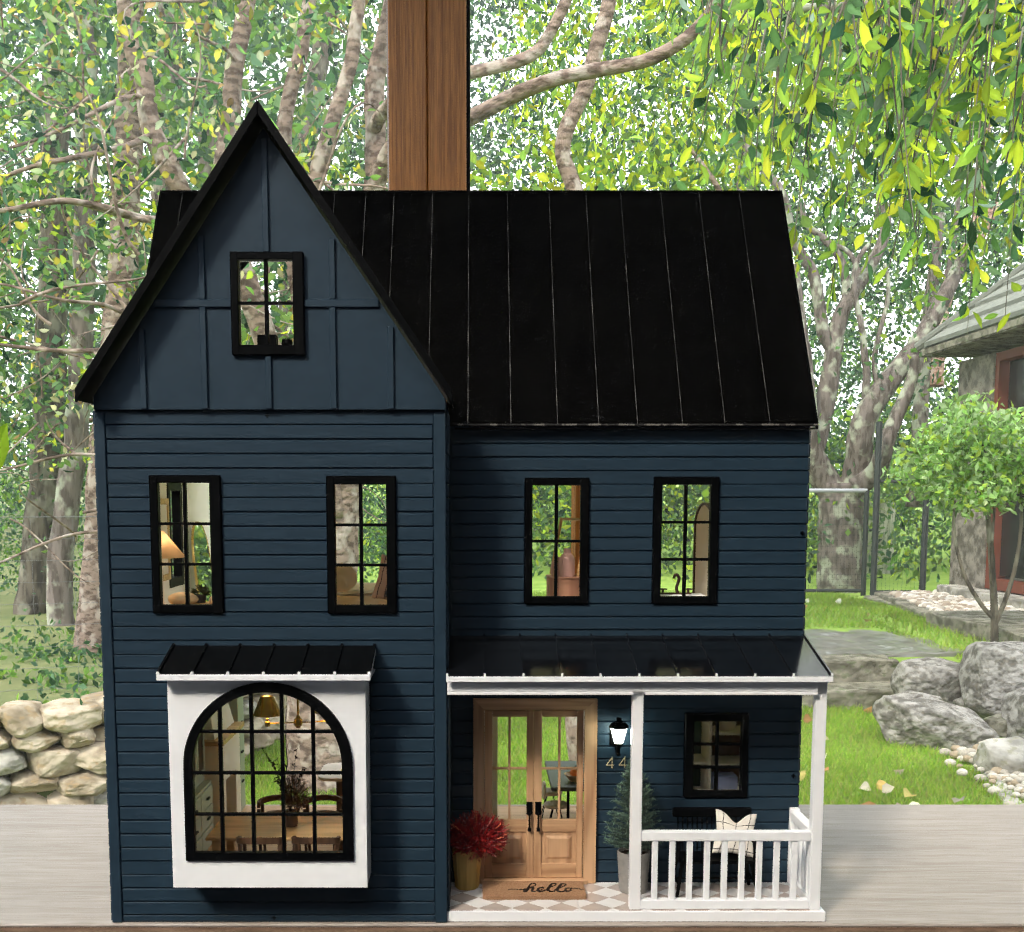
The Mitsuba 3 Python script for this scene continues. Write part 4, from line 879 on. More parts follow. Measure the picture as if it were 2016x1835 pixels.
# multi stemmed tree behind the tower
c1 = np.vstack([clumps((-3.6, 3.2, .55), (-.45, 7.2, 3.6), 720, 24, .095, r, lambda c: r.random(len(c)) < .8)])
cl = leaves(c1, .050, .025, np.tile([0, 0, -.4], (len(c1), 1)), AUTUMN + PALE[:2] + LIME[:2] + GREEN + GREEN + DEEP + DARK, r, .2, .9, lens=True)
tree('multi_stem_tree', 'pale multi stemmed tree rising behind the tower with yellowing leaves', [
    ([(-0.7517,4.9,-1.224), (-0.7527,4.9,-0.6102), (-0.7336,4.9,0.0133), (-0.6902,4.9,0.4771), (-0.6456,4.9,0.7177)], .20, .13),
    ([(-0.7814,4.85,0.0167), (-0.8445,4.8,0.6186), (-0.9582,4.75,1.105), (-1.126,4.7,1.528), (-1.311,4.65,1.772), (-1.385,4.6,1.919), (-1.431,4.6,2.027), (-1.46,4.6,2.182), (-1.498,4.6,2.373), (-1.529,4.6,2.584), (-1.538,4.6,2.834)], .075, .034, 70),
    ([(-0.7564,4.9,0.1362), (-0.9004,4.95,0.72), (-1.047,4.95,1.293), (-1.202,5,1.817), (-1.164,5,2.187), (-1.134,5,2.438), (-1.086,5,2.664), (-1.032,5,2.954)], .066, .038, 60),
    ([(-0.7254,4.95,0.1338), (-0.787,5,0.868), (-0.88,5,1.583), (-0.9173,5,2.049), (-0.8895,5,2.256), (-0.8326,5,2.506), (-0.7766,5,2.731), (-0.7302,5,2.977)], .06, .028, 60),
    ([(-0.681,4.8,0.3331), (-0.7366,4.8,0.9474), (-0.7757,4.75,1.492), (-0.7241,4.7,1.861), (-0.6568,4.7,2.081), (-0.5669,4.7,2.342), (-0.5257,4.7,2.578), (-0.5158,4.7,2.854)], .056, .026, 60),
    ([(-0.6598,4.9,0.3802), (-0.5973,4.9,1.098), (-0.5319,4.9,1.565), (-0.4741,4.9,1.864), (-0.4785,4.9,2.136), (-0.4816,4.9,2.294), (-0.4281,4.9,2.495), (-0.3867,4.9,2.695), (-0.3546,4.9,2.936)], .078, .036, 60),
    ([(-0.5257,4.9,1.703), (-0.4534,4.85,1.897), (-0.4022,4.8,1.986), (-0.1839,4.2,1.918), (-0.0256,3.9,1.891), (0.139,3.8,1.942), (0.2871,3.7,1.97), (0.4568,3.7,2.002), (0.595,3.6,2), (0.7233,3.6,2.058), (0.8103,3.6,2.128), (0.8709,3.6,2.216), (0.9185,3.6,2.372)], .042, .020, 90),
    ([(-0.4835,4.9,2.114), (-0.3253,4.5,2.152), (-0.1622,4.2,2.125), (-0.026,4,2.09), (0.1217,3.9,2.092), (0.2352,3.9,2.14), (0.2934,3.9,2.219), (0.3396,3.9,2.308), (0.3732,3.9,2.473)], .034, .020, 70),
    ([(0.8049,3.6,2.125), (0.8868,3.6,2.163), (0.9781,3.6,2.189), (1.068,3.6,2.25)], .018, .011, 24)],
    'bark_pale', cl)
tw_ = []
def twig(pts, r0): tw_.append(limb(pts, r0, r0 * .45, len(tw_) * 3 + 5, 26, 7, .08))
for pts, r0 in (([(-1.431,4.6,2.027), (-1.514,4.4,1.914), (-1.651,4.2,1.822), (-1.807,4.1,1.756), (-1.98,4,1.634)], .016), ([(-1.374,4.6,1.685), (-1.433,4.3,1.604), (-1.545,4.1,1.607), (-1.641,4,1.603), (-1.746,3.9,1.563), (-1.946,3.9,1.538)], .020),
                ([(-1.391,4.3,1.589), (-1.512,4.2,1.599), (-1.627,4.1,1.617)], .012), ([(-1.25,4.7,1.213), (-1.318,4.3,1.16), (-1.44,4.1,1.052), (-1.578,4,1.016), (-1.743,4,1.02), (-2.008,4,1.05)], .015),
                ([(-1.437,4.3,1.16), (-1.567,4.2,1.23), (-1.673,4,1.22), (-1.814,4,1.26), (-1.977,4,1.28)], .010), ([(-1.46,4.6,2.182), (-1.53,4.4,2.101), (-1.624,4.2,1.972), (-1.74,4.1,1.879), (-1.952,4,1.79)], .012),
                ([(-1.558,4,1.02), (-1.458,4,0.9193), (-1.369,4,0.818)], .007), ([(-1.422,4.2,1.147), (-1.543,4.2,1.312), (-1.634,4.1,1.457), (-1.658,4,1.595)], .008), ([(-1.134,5,2.438), (-1.169,4.8,2.462), (-1.24,4.6,2.458), (-1.281,4.5,2.547)], .010),
                ([(-1.498,4.6,2.373), (-1.356,4.6,2.309), (-1.225,4.5,2.194), (-1.117,4.4,2.183)], .008), ([(-1.783,4.2,1.147), (-1.865,4.2,1.23), (-1.943,4.2,1.374), (-2.046,4.2,1.436)], .008), ([(-1.545,4.1,1.607), (-1.562,4.1,1.717), (-1.544,4.2,1.882), (-1.477,4.2,2.002)], .007),
                ([(-1.291,4.6,0.6123), (-1.51,4.3,0.592), (-1.698,4.2,0.6104), (-1.859,4.1,0.5715), (-2.012,4,0.5318)], .010), ([(-1.698,4.2,0.6104), (-1.781,4.2,0.6848), (-1.787,4.1,0.7633)], .006)): twig(pts, r0)
for i in range(150):
    a = np.array((r.uniform(-3.0, -.5), r.uniform(3.4, 6.2), r.uniform(.2, 2.9))); d = r.normal(size=3) * (1, .6, .55); d /= np.linalg.norm(d); L = r.uniform(.3, .95); b = r.normal(size=3) * .12
    tw_.append(limb([a, a + d * L * .35 + b * .5, a + d * L * .7 + b, a + d * L + b * .4], r.uniform(.004, .009), .0015, 900 + i, 14, 5, .05))
add('twigs', tw_, 'bark_pale', 'multi_stem_tree', smooth=True)

c2 = clumps((-.3, 6.2, .65), (1.55, 9.2, 2.4), 400, 26, .13, r)
tree('sapling_tree', 'slim crooked tree with lime leaves behind the roof right of the post', [([(0.5609,5.2,-1.304), (0.5228,5.2,-0.1364), (0.5355,5.2,1.131), (0.5046,5.2,1.693), (0.4724,5.2,1.929), (0.4217,5.2,2.053), (0.4257,5.2,2.16), (0.4692,5.2,2.279), (0.5224,5.2,2.385), (0.5747,5.2,2.549), (0.6285,5.2,2.759), (0.6615,5.2,3.035)], .062, .034, 90),
    ([(1.378,6,1.986), (1.29,6,2.174), (1.204,6,2.282), (1.147,6,2.362)], .018, .010, 24)], 'bark_pale', leaves(c2, .078, .040, np.tile([.2, -.1, -.5], (len(c2), 1)), LIME + LIME + GREEN, r, .2, .8, lens=True))

# oak behind the garden gate, lichen on its forks
c3 = np.vstack([clumps((1.6, 12.6, .9), (9.5, 17.5, 6.0), 620, 26, .24, r), clumps((3.0, 12.0, -.1), (5.6, 14.5, 1.0), 46, 18, .15, r)])
T4 = [([(4.136,13.2,-0.7211), (4.116,13.2,-0.1434), (4.115,13.2,0.3717), (4.124,13.2,0.5992)], .26, .25),
      ([(4.056,13.2,0.4002), (3.844,13.2,0.7409), (3.694,13.1,1.047), (3.604,13,1.651), (3.517,13,2.306), (3.441,13,2.954)], .17, .07),
      ([(3.781,13.2,0.9387), (3.889,13.2,1.444), (3.972,13.2,2.001), (4.042,13.2,2.442), (4.227,13.2,2.771), (4.463,13.2,3.207), (4.508,13.2,3.478), (4.386,13.2,3.747)], .13, .045),
      ([(4.17,13.2,0.4287), (4.267,13.1,0.8791), (4.279,13,1.265), (4.463,13,1.596), (4.755,13,1.979), (5.065,13,2.523), (5.317,13,3.062)], .17, .07),
      ([(4.193,13,0.5408), (4.378,12.8,0.7323), (4.399,12.6,0.9716), (4.486,12.6,1.241), (4.634,12.6,1.616), (4.675,12.6,1.936)], .12, .05),
      ([(3.97,13.2,2.056), (3.796,13.2,2.552), (3.717,13.2,2.881), (3.457,13.1,3.242), (3.339,13,3.595), (3.081,13,3.965), (2.796,13,4.386)], .075, .035),
      ([(4.046,13.2,2.333), (4.066,13.2,2.881), (3.933,13.2,3.153), (3.702,13.2,3.342), (3.581,13.2,3.639)], .06, .03), ([(4.227,13.2,2.771), (4.045,13.2,3.153), (3.819,13.2,3.207)], .035, .02),
      ([(4.279,13,1.265), (4.263,13,1.979), (4.18,13,2.415), (4.113,13,2.739), (4.274,13,3.169)], .05, .025), ([(4.463,13,1.596), (4.375,13,1.979), (4.482,13,2.523), (4.437,13,2.954)], .035, .02)]
tree('lichen_tree', 'old forked tree with lichen behind the dark garden fence at the right', T4, 'bark_grey', leaves(c3, .095, .052, np.tile([0, 0, -.3], (len(c3), 1)), GREEN + DEEP + LIME[:1], r, .2, .9))
for i, (pts, r0, r1, mt_, l) in enumerate((
    ([(5.421,16,-0.9438), (5.409,16,-0.2542), (5.412,16,0.3607)], .25, .22, 'bark_stump', 'pale green mossy trunk behind the garden gate'),
    ([(5.566,15,0.3005), (5.589,15,1.571), (5.615,15,2.446), (5.67,15,3.063), (5.726,15,3.918)], .12, .06, 'bark_grey', 'slim grey trunk rising behind the garden house roof edge'),
    ([(5.769,15,1.822), (5.787,15,2.57), (5.949,15,3.186), (6.212,15,3.614), (6.411,15,4.039)], .10, .06, 'bark_pink', 'pinkish leaning trunk above the garden house roof'))):
    tree('grove_tree', l, [(pts, r0, r1)] + ([] if i == 0 else [([pts[2], tuple(np.array(pts[2]) + (.3, .1, .9)), tuple(np.array(pts[2]) + (.35, .2, 2.2))], r1 * .9, r1 * .4)]), mt_)
# woodland trunks at the left
for pts, r0, r1, mt_, l in (
    ([(-3.859,9.5,-1.365), (-3.818,9.5,-0.73), (-3.721,9.5,-0.1683), (-3.624,9.5,0.5133), (-3.528,9.5,1.598), (-3.428,9.5,3.216), (-3.333,9.5,5.154)], .155, .09, 'bark_dark', 'darkest trunk in the woods at the far left'),
    ([(-3.119,8.5,-1.138), (-3.179,8.5,-0.6617), (-3.2,8.5,-0.2298), (-3.157,8.5,0.1589), (-3.083,8.5,0.582), (-2.97,8.5,1.49), (-2.877,8.5,2.957), (-2.774,8.5,4.714)], .105, .07, 'bark_grey', 'bent grey trunk in the woods beside the darkest one'),
    ([(-2.499,6.8,-0.9312), (-2.452,6.8,-0.5369), (-2.404,6.8,-0.115), (-2.339,6.8,0.5237), (-2.232,6.8,1.305), (-2.128,6.8,2.516), (-2.033,6.8,3.967)], .125, .07, 'bark_pale', 'leaning light brown trunk just left of the tower'),
    ([(-3.257,12,-1.538), (-3.206,12,0.8446), (-3.181,12,2.376), (-3.105,12,3.864), (-3.031,12,6.018)], .16, .12, 'bark_dark', 'straight dark trunk above the left end of the main roof'),
    ([(-3.124,14,-1.524), (-3.055,14,2.67), (-3.082,14,4.383), (-3.076,14,5.497), (-3.063,14,6.862)], .17, .13, 'bark_dark', 'far dark trunk left of the gable peak'),
    ([(-2.02,12,-1.268), (-1.721,12,3.864), (-1.5,12,5.024), (-1.236,12,6.018)], .13, .09, 'bark_dark', 'dark leaning trunk behind the gable peak'),
    ([(4.404,19,-1.345), (4.258,19,2.632), (4.061,19,5.679), (3.824,19,8.972)], .16, .11, 'bark_grey', 'distant grey trunk behind the ridge of the roof')):
    b = np.array(pts[3]); cr = clumps(tuple(b + (-1.8, -1, .6)), tuple(b + (1.8, 1.4, 4.5)), 110, 24, .22, r)
    tree('forest_tree', l, [(pts, r0, r1, 60)], mt_, leaves(cr, .11, .065, np.tile([0, 0, -.3], (len(cr), 1)), DEEP + GREEN, r, .2, .9), 'trees of the woods behind the house')
# far wood
nf = 3000
cf = clumps((-17, 15, -1.2), (17, 33, 13), nf, 66, .44, r)
m_, cc = leaves(cf, .14, .08, np.tile([0, 0, -.3], (len(cf), 1)), DEEP + DARK + DARK + GREEN[:2], r, .2, .9)
tag(add('far_wood', m_, 'leaf', color=cc), 'green woodland filling the distance behind the garden', 'woodland', kind='stuff')
cu_ = clumps((-5.5, 8.9, -.5), (-.6, 13.0, 1.1), 560, 24, .17, r)
cu_ = np.vstack([cu_, clumps((-3.8, 4.5, -.56), (-1.3, 7.6, -.50), 120, 20, .07, r, lambda c: c[:, 0] < np.interp(c[:, 1], [4.4, 6.0, 8], [-1.75, -1.4, -1.1]))])
m_, cc = leaves(cu_, .055, .032, np.tile([0, 0, .2], (len(cu_), 1)), GREEN[:3] + DEEP + LIME[3:4], r, .2, .9)
tag(add('undergrowth', m_, 'leaf', color=cc), 'low green undergrowth among the trunks at the left', 'undergrowth', kind='stuff')

cb_ = np.vstack([clumps((.6, 14.5, -.8), (8.5, 19, 1.6), 520, 26, .26, r), clumps((-1.5, 15, -.8), (1.5, 21, 2.2), 160, 26, .3, r)])
m_, cc = leaves(cb_, .12, .065, np.tile([0, 0, .2], (len(cb_), 1)), GREEN + LIME[:3] + DEEP[:2], r, .2, .9)
tag(add('hedge_growth', m_, 'leaf', color=cc), 'bushes growing behind the garden fence', 'bushes', kind='stuff')

# weeping cherry: limbs overhead, hanging twigs with long leaves
wc = thing('weeping_cherry', 'weeping tree whose leafy twigs hang into the upper right of the view', 'tree')
add('trunk', limb([(3.4, 3.2, LZ), (3.35, 3.2, .3), (3.2, 3.1, 1.6), (2.9, 3.0, 2.3)], .16, .09, 3), 'bark_grey', wc, smooth=True)
lbs = [[(3.1, 3.1, 1.9), (2.5, 2.8, 2.15), (1.8, 2.5, 2.2), (1.1, 2.4, 2.05), (.7, 2.4, 1.95)], [(3.0, 3.05, 2.1), (2.3, 2.2, 2.1), (1.6, 1.7, 1.95), (1.15, 1.5, 1.75)], [(3.2, 3.1, 1.7), (2.6, 3.2, 2.0), (1.9, 3.6, 2.2), (1.2, 3.9, 2.3)]]
for l in lbs: add('branch', limb(l, .05, .016, 11), 'bark_grey', wc, smooth=True)
strand, LC, LA = [], [], []
for i in range(215):
    px = r.uniform(1.0, 1.0 + 2.0) ; d = r.uniform(3.0, 5.6)
    u = r.random() ** .8
    X = -.02 + (.16 + .30 * u) * d; bottom = (.3 - .62 * max(0, u - .1) ** .9 + r.normal() * .12) if False else None
    top = (X, d - 1.25, .4287 + d * r.uniform(.36, .46))
    reach = d * (.06 + .150 * min(u, .72) + .075 * r.random()) * r.uniform(.5, 1.1)
    sway = r.normal(size=2) * .06
    p = spline([top, (top[0] + sway[0] * .4 - .03, top[1] + sway[1] * .4, top[2] - reach * .45), (top[0] + sway[0] - .05, top[1] + sway[1], top[2] - reach)], 14)
    strand.append(tube(p, np.linspace(.0030, .0011, 14), 4, False))
    m = int(reach / .030)
    for q in r.uniform(.02, 1, m):
        k = q * 13; a = p[int(k)] + (p[min(int(k) + 1, 13)] - p[int(k)]) * (k - int(k)); dr_ = r.normal(size=3) * np.array([.6, .6, .2]) + np.array([0, 0, -.8]); dr_ /= np.linalg.norm(dr_)
        LC.append(a + dr_ * .045); LA.append(dr_)
add('twigs', strand, 'bark_dark', wc)
LC, LA = np.array(LC), np.array(LA)
m_, cc = leaves(LC, .066, .023, LA, GREEN + LIME + LIME[:3] + DEEP[:2] + DARK[:1] + [(.16, .22, .17)], r, .18, .25, lens=True)
add('hanging_leaves', m_, 'leaf', wc, smooth=True, color=cc)
# clumps higher in the same crown and lime foliage farther back
ch = clumps((.3, 5.4, 1.2), (5.8, 9.5, 4.1), 1100, 26, .15, r, lambda c: (c[:, 2] - .4287) / (c[:, 1] + 1.25) > .17 + .10 * r.random(len(c)) + .05 * (c[:, 0] / (c[:, 1] + 1.25) > .25) + .06 * (c[:, 0] / (c[:, 1] + 1.25) > .34))
m_, cc = leaves(ch, .075, .032, np.tile([0, 0, -.7], (len(ch), 1)), GREEN + LIME + LIME[:2] + DEEP[:2], r, .2, .6)
add('crown', m_, 'leaf', wc, color=cc)

# ---- the fence and gate
fe = thing('garden_fence', 'dark mesh fence panel with a grey top rail before the old tree', 'fence')
fy = 12.6
fz0, fz1 = (3.672,12.6,-0.5788)[2], (3.637,12.6,0.505)[2]
fxa, fxb = (2.758,12.6,0.505)[0], (4.22,12.6,0.505)[0]
add('top_rail', tube([(fxa, fy, fz1), (fxb, fy, fz1)], .022, 10), 'rail_grey', fe); add('bottom_rail', tube([(fxa, fy, fz0), (fxb, fy, fz0)], .018, 8), 'fence_black', fe)
for x in (fxa + .02, fxb): add('post', tube([(x, fy, UZ - .1), (x, fy, fz1)], .028, 10), 'fence_black', fe)
for i in range(34): x = fxa + (fxb - fxa) * i / 34; add('wire', tube([(x, fy, fz0), (x, fy, fz1)], .0010, 4, False), 'fence_black', fe)
for i in range(18): z = fz0 + (fz1 - fz0) * i / 18; add('wire', tube([(fxa, fy, z), (fxb, fy, z)], .0010, 4, False), 'fence_black', fe)
ga = thing('garden_gate', 'dark narrow garden gate between a tall post and the garden house', 'gate')
gx0, gx1 = (4.233,12.3,0.854)[0], (4.758,12.3,0.854)[0]; gz0, gz1, gt, gtop = (4.288,12.3,-0.5679)[2], (4.243,12.3,0.5992)[2], (4.218,12.3,1.224)[2], (4.776,12.3,0.4287)[2]
add('hinge_post', tube([(gx0, 12.3, UZ - .1), (gx0, 12.3, gt)], .034, 12), 'fence_black', ga); add('latch_post', tube([(gx1, 12.3, UZ - .1), (gx1, 12.3, gtop)], .034, 12), 'fence_black', ga)
add('top_rail', tube([(gx0, 12.3, gz1), (gx1, 12.3, gz1)], .016, 8), 'fence_black', ga); add('bottom_rail', tube([(gx0, 12.3, gz0), (gx1, 12.3, gz0)], .016, 8), 'fence_black', ga)
add('hinge', tube([(gx0, 12.3, .10), (fxb, 12.45, .08)], .014, 8), 'fence_black', ga)
for i in range(1, 12): x = gx0 + (gx1 - gx0) * i / 12; add('wire', tube([(x, 12.3, gz0), (x, 12.3, gz1)], .0010, 4, False), 'fence_black', ga)

# ---- the garden house
gh = thing('garden_house', 'stone garden house with red window frames and grey shingle roof at the right', 'house')
EX, EZ, YF, YN = 4.72, 2.00, 12.60, 5.5          # eave line, its height, far corner, near end
up_ = .90
def roof_pt(k, y): return (EX + k, y, EZ + up_ * k)
nco = 17
for i in range(nco):
    k0, k1 = i * .20, (i + 1) * .20 + .02
    y1 = YF - k0 * 1.0
    y = YN
    while y < y1 - .05:
        ln = r.uniform(.55, .95); e = min(y + ln, y1); e2 = min(e, YF - k1 + .25)
        v = [(EX + k0, y, EZ + up_ * k0 + .050), (EX + k0, e - .006, EZ + up_ * k0 + .050), (EX + k1, max(min(e - .006, YF - k1), y + .02), EZ + up_ * k1 + .004), (EX + k1, y, EZ + up_ * k1 + .004)]
        if y > YF - k1: break
        add('shingle', hull([p for p in v] + [(a, b, c_ - .044) for a, b, c_ in v[:2]] + [(a, b, c_ - .006) for a, b, c_ in v[2:]]), 'shingle', gh)
        y = e
add('hip_cap', tube([(EX - .02, YF + .02, EZ + .02), (EX + 3.4, YF - 3.38, EZ + .03 + up_ * 3.4)], .045, 8), 'shingle', gh)
add('hip_slope', hull([(EX, YF, EZ), (EX + 7, YF, EZ), (EX + 3.4, YF - 3.4, EZ + up_ * 3.4), (EX, YF, EZ - .03), (EX + 7, YF, EZ - .03)]), 'shingle', gh)
add('eave_board', bx(EX + .01, EX + .06, YN, YF, EZ - .075, EZ - .012), 'slab_stone', gh); add('soffit', bx(EX + .02, EX + .72, YN, YF - .02, EZ - .09, EZ - .076), 'bark_dark', gh)
HX0 = 5.02
def hwall(y0, y1, z0, z1, m='stone_house', n='wall'): return add(n, bx(HX0, HX0 + .30, y0, y1, z0, z1, .01), m, gh)
yA, yB = 10.55, 11.35
hwall(yB, 12.25, UZ - .1, EZ - .17); hwall(5.6, 7.2, UZ - .1, EZ - .17); hwall(7.2, yB - .002, UZ - .1, .05 + UZ + .10); hwall(7.2, yB - .002, .62, .82, 'bark_dark', 'lintel')
hwall(8.95, 9.15, UZ + .16, .615)
add('wall', bx(HX0 + .005, 8, 11.95, 12.25, UZ - .1, EZ - .17), 'stone_house', gh)
add('sill', bx(HX0 - .22, HX0 + .02, 7.2, 12.0, UZ + .02, UZ + .16, .01), 'stone_pale', gh)
def hwin(y0, y1, z0, z1, split):
    w_ = numbered(full('window', gh)); X = HX0 + .02
    add('frame', wall_yz(sbox(y0, z0, y1, z1).difference(sbox(y0 + .09, z0 + .10, y1 - .09, z1 - .08)), X, X + .16), 'red_frame', w_)
    for s in split: add('mullion', bx(X + .01, X + .15, s - .05, s + .05, z0 + .13, z1 - .09), 'red_frame', w_)
    add('pane', bx(X + .09, X + .10, y0 + .121, y1 - .121, z0 + .131, z1 - .091), 'dark_glass', w_)
for y0, y1 in ((9.18, yB - .01), (7.22, 8.93)):
    hwin(y0, y1, UZ + .17, .61, [(y0 + y1) / 2]); hwin(y0, y1, .83, EZ - .18, [(y0 + y1) / 2])
add('room_back', bx(HX0 + .5, HX0 + .52, 7.2, yB, UZ, EZ - .2), 'dark_cloth', gh)

# ---- gravel strip, slabs and steps
bed = thing('gravel_bed', kind='structure'); 
def put(name, label, category, mesh, m, smooth=True, group=None): k = add(name, mesh, m, smooth=smooth); tag(k, label, category, group); return k
def slabm(x0, x1, y0, y1, z0, z1, seed, ang=0):
    m = bx(x0, x1, y0, y1, z0, z1, .012); m = m.subdivide_to_size(.12); v = np.array(m.vertices); v += (meshkit.fbm(v * 5, 3, seed)[:, None] - .5) * .05; m = tm(v, m.faces); return rot(m, ang, at=((x0 + x1) / 2, (y0 + y1) / 2, 0)) if ang else m
del taken['gravel_bed'], labels['gravel_bed']
tag(add('gravel_bed', slabm(4.10, 5.3, 7.0, 12.2, UZ - .12, UZ + .025, 4), 'slab_stone'), 'bed under the pebbles along the garden house', kind='structure')
n = 2600; pc = np.stack([r.uniform(4.05, 4.85, n), r.uniform(7.2, 12.1, n), np.full(n, UZ + .045)], 1); pc = pc[pc[:, 0] > 4.02 + .13 * np.maximum(pc[:, 1] - 9.65, 0)]; n = len(pc)
pm, pcol = [], []
base = trimesh.creation.icosphere(1)
for a in pc:
    v = np.array(base.vertices) * r.uniform(.018, .05) * np.array([1, r.uniform(.7, 1.2), .7]) + a + (0, 0, r.uniform(0, .03)); pm.append(v); pcol.append(np.tile(np.array([(.42, .37, .31), (.55, .50, .43), (.34, .27, .21), (.60, .57, .52)][r.integers(4)]) * r.uniform(.8, 1.1), (len(v), 1)))
pf_ = (base.faces[None] + (np.arange(n) * len(base.vertices))[:, None, None]).reshape(-1, 3)
tag(add('gravel', tm(np.vstack(pm), pf_), 'pebble_mat', color=np.vstack(pcol)), 'pale rounded pebbles along the foot of the garden house', 'gravel', kind='stuff')
put('stone_slab', 'wet grey paving slab between the upper lawn and the boulders', 'slab', slabm(2.10, 3.72, 7.99, 9.75, SZ - .10, SZ + .030, 6, .06), 'wet_slab', False)
put('stone_slab', 'long brown stone ledge below the pebbles behind the big boulders', 'slab', slabm(3.74, 4.55, 6.9, 9.3, UZ - .06, -.505, 7), 'slab_stone', False)
put('stone_slab', 'slim stone edging between the pebbles and the upper lawn', 'slab', slabm(4.07, 4.25, 9.62, 12.4, UZ - .1, UZ + .06, 17, -.13), 'slab_stone', False)
put('stone_step', 'upper step of weathered stone right of the porch roof', 'step', slabm(1.55, 2.98, 7.62, 7.98, SZ - .16, SZ + .028, 10), 'slab_stone', False, 'stone steps up to the upper lawn')
put('stone_step', 'lower mossy step at the edge of the lower lawn', 'step', slabm(1.50, 2.95, 7.28, 7.66, LZ - .05, -.870, 11), 'slab_stone', False, 'stone steps up to the upper lawn')
def boulder(p, rad, label, seed, m='stone_grey', ang=0., tilt=0.):
    b = rock(np.array(rad) * 1.06, seed + 40, 5.0, 28, .07); b = rot(b, tilt, (0, 1, 0)); b = rot(b, ang); b.apply_translation(p)
    put('boulder', label, 'boulder', b, m, True)
boulder((2.965,6.9,-0.7645), (.27, .24, .155), 'grey boulder on the upper left of the rock pile beside the steps', 1, ang=.15)
boulder((3.28,6.5,-0.7059), (.26, .28, .235), 'tallest grey boulder of the pile at the right edge', 2, ang=-.2)
boulder((2.676,6.1,-0.9096), (.335, .24, .150), 'long grey boulder sloping down at the foot of the rock pile', 3, tilt=.22, ang=-.15)
boulder((2.778,5.2,-0.9404), (.16, .16, .13), 'pale rounded boulder at the lower right edge', 4, 'stone_pale')
boulder((3.075,6.6,-0.8587), (.085, .08, .065), 'small stone wedged between the tall and the long boulder', 5)
boulder((2.704,6.5,-0.8105), (.14, .1, .05), 'flat stone wedged under the upper left boulder', 6)
boulder((3.051,6,-0.8855), (.09, .1, .06), 'small dark stone below the tallest boulder', 7, 'slab_stone')
boulder((3.255,5.9,-0.8379), (.22, .2, .2), 'boulder cut by the right edge of the picture', 8)
put('kerb_stone', 'pale stone edging strip along the lower lawn at the right', 'edging', (lambda m: (m.apply_transform(trimesh.transformations.rotation_matrix(math.radians(-13), (0, 0, 1))), m.apply_translation((2.42, 4.15, 0)), m)[2])(slabm(-.045, .045, 0, 1.62, LZ - .05, LZ + .035, 33)), 'stone_pale', False)
n = 380; t_ = r.random(n); pc = np.array((2.864,5.6,-0.9827))[None] * (1 - t_[:, None]) + np.array((2.734,4.35,-1.005))[None] * t_[:, None]; pc = pc + r.normal(size=(n, 3)) * np.array([.12, .18, .012]); pc[:, 2] = LZ + .02 + r.uniform(0, .03, n)
V, C_ = [], []
for a in pc: V.append(np.array(base.vertices) * r.uniform(.016, .036) * np.array([1, .9, .7]) + a); C_.append(np.tile(np.array([(.30, .27, .22), (.40, .37, .31), (.28, .22, .15)][r.integers(3)]), (len(base.vertices), 1)))
tag(add('pebbles', tm(np.vstack(V), (base.faces[None] + (np.arange(n) * len(base.vertices))[:, None, None]).reshape(-1, 3)), 'pebble_mat', color=np.vstack(C_)), 'pebbles between the edging strip and the pale boulder', 'gravel', kind='stuff')

# ---- clipped little tree in front of the garden house
sh = thing('garden_shrub', 'light green bushy little tree in front of the garden house', 'shrub')
sc_ = np.array((3.507,7.6,0.6892)); sb = (sc_[0] + .12, sc_[1], UZ)
for i, (pts, r0) in enumerate((([sb, (sc_[0] + .10, sc_[1], -.25), tuple(sc_ + (.02, 0, -.30)), tuple(sc_ + (-.02, 0, .1))], .030), ([(sb[0], sb[1], -.42), (sc_[0] - .06, sc_[1], -.20), tuple(sc_ + (-.20, 0, -.28))], .017), ([(sb[0], sb[1], -.45), (sc_[0] + .22, sc_[1], -.15), tuple(sc_ + (.26, .02, -.22))], .020), ([(sb[0] - .02, sb[1], -.30), (sc_[0] + .04, sc_[1] - .1, -.1), tuple(sc_ + (.05, -.1, -.1))], .014))):
    add('trunk' if i == 0 else 'branch', limb(pts, r0, r0 * .5, 40 + i, 24, 8), 'bark_dark', sh, smooth=True)
d = r.normal(size=(230, 3)); d /= np.linalg.norm(d, axis=1, keepdims=True); ctr = sc_ + d * np.array([.54, .50, .36]) * (r.random((230, 1)) ** .33) * (1 + .18 * np.sin(d[:, :1] * 5 + d[:, 2:] * 4))
ctr = ctr[ctr[:, 2] > sc_[2] - .32]
cs_ = (ctr[:, None] + r.normal(size=(len(ctr), 26, 3)) * .050).reshape(-1, 3)
m_, cc = leaves(cs_, .064, .034, np.tile([0, -.2, .1], (len(cs_), 1)), [(.30, .48, .16), (.38, .55, .24), (.24, .42, .11), (.45, .58, .33), (.40, .54, .09)], r, .2, .9)
add('crown', m_, 'leaf', sh, color=cc)

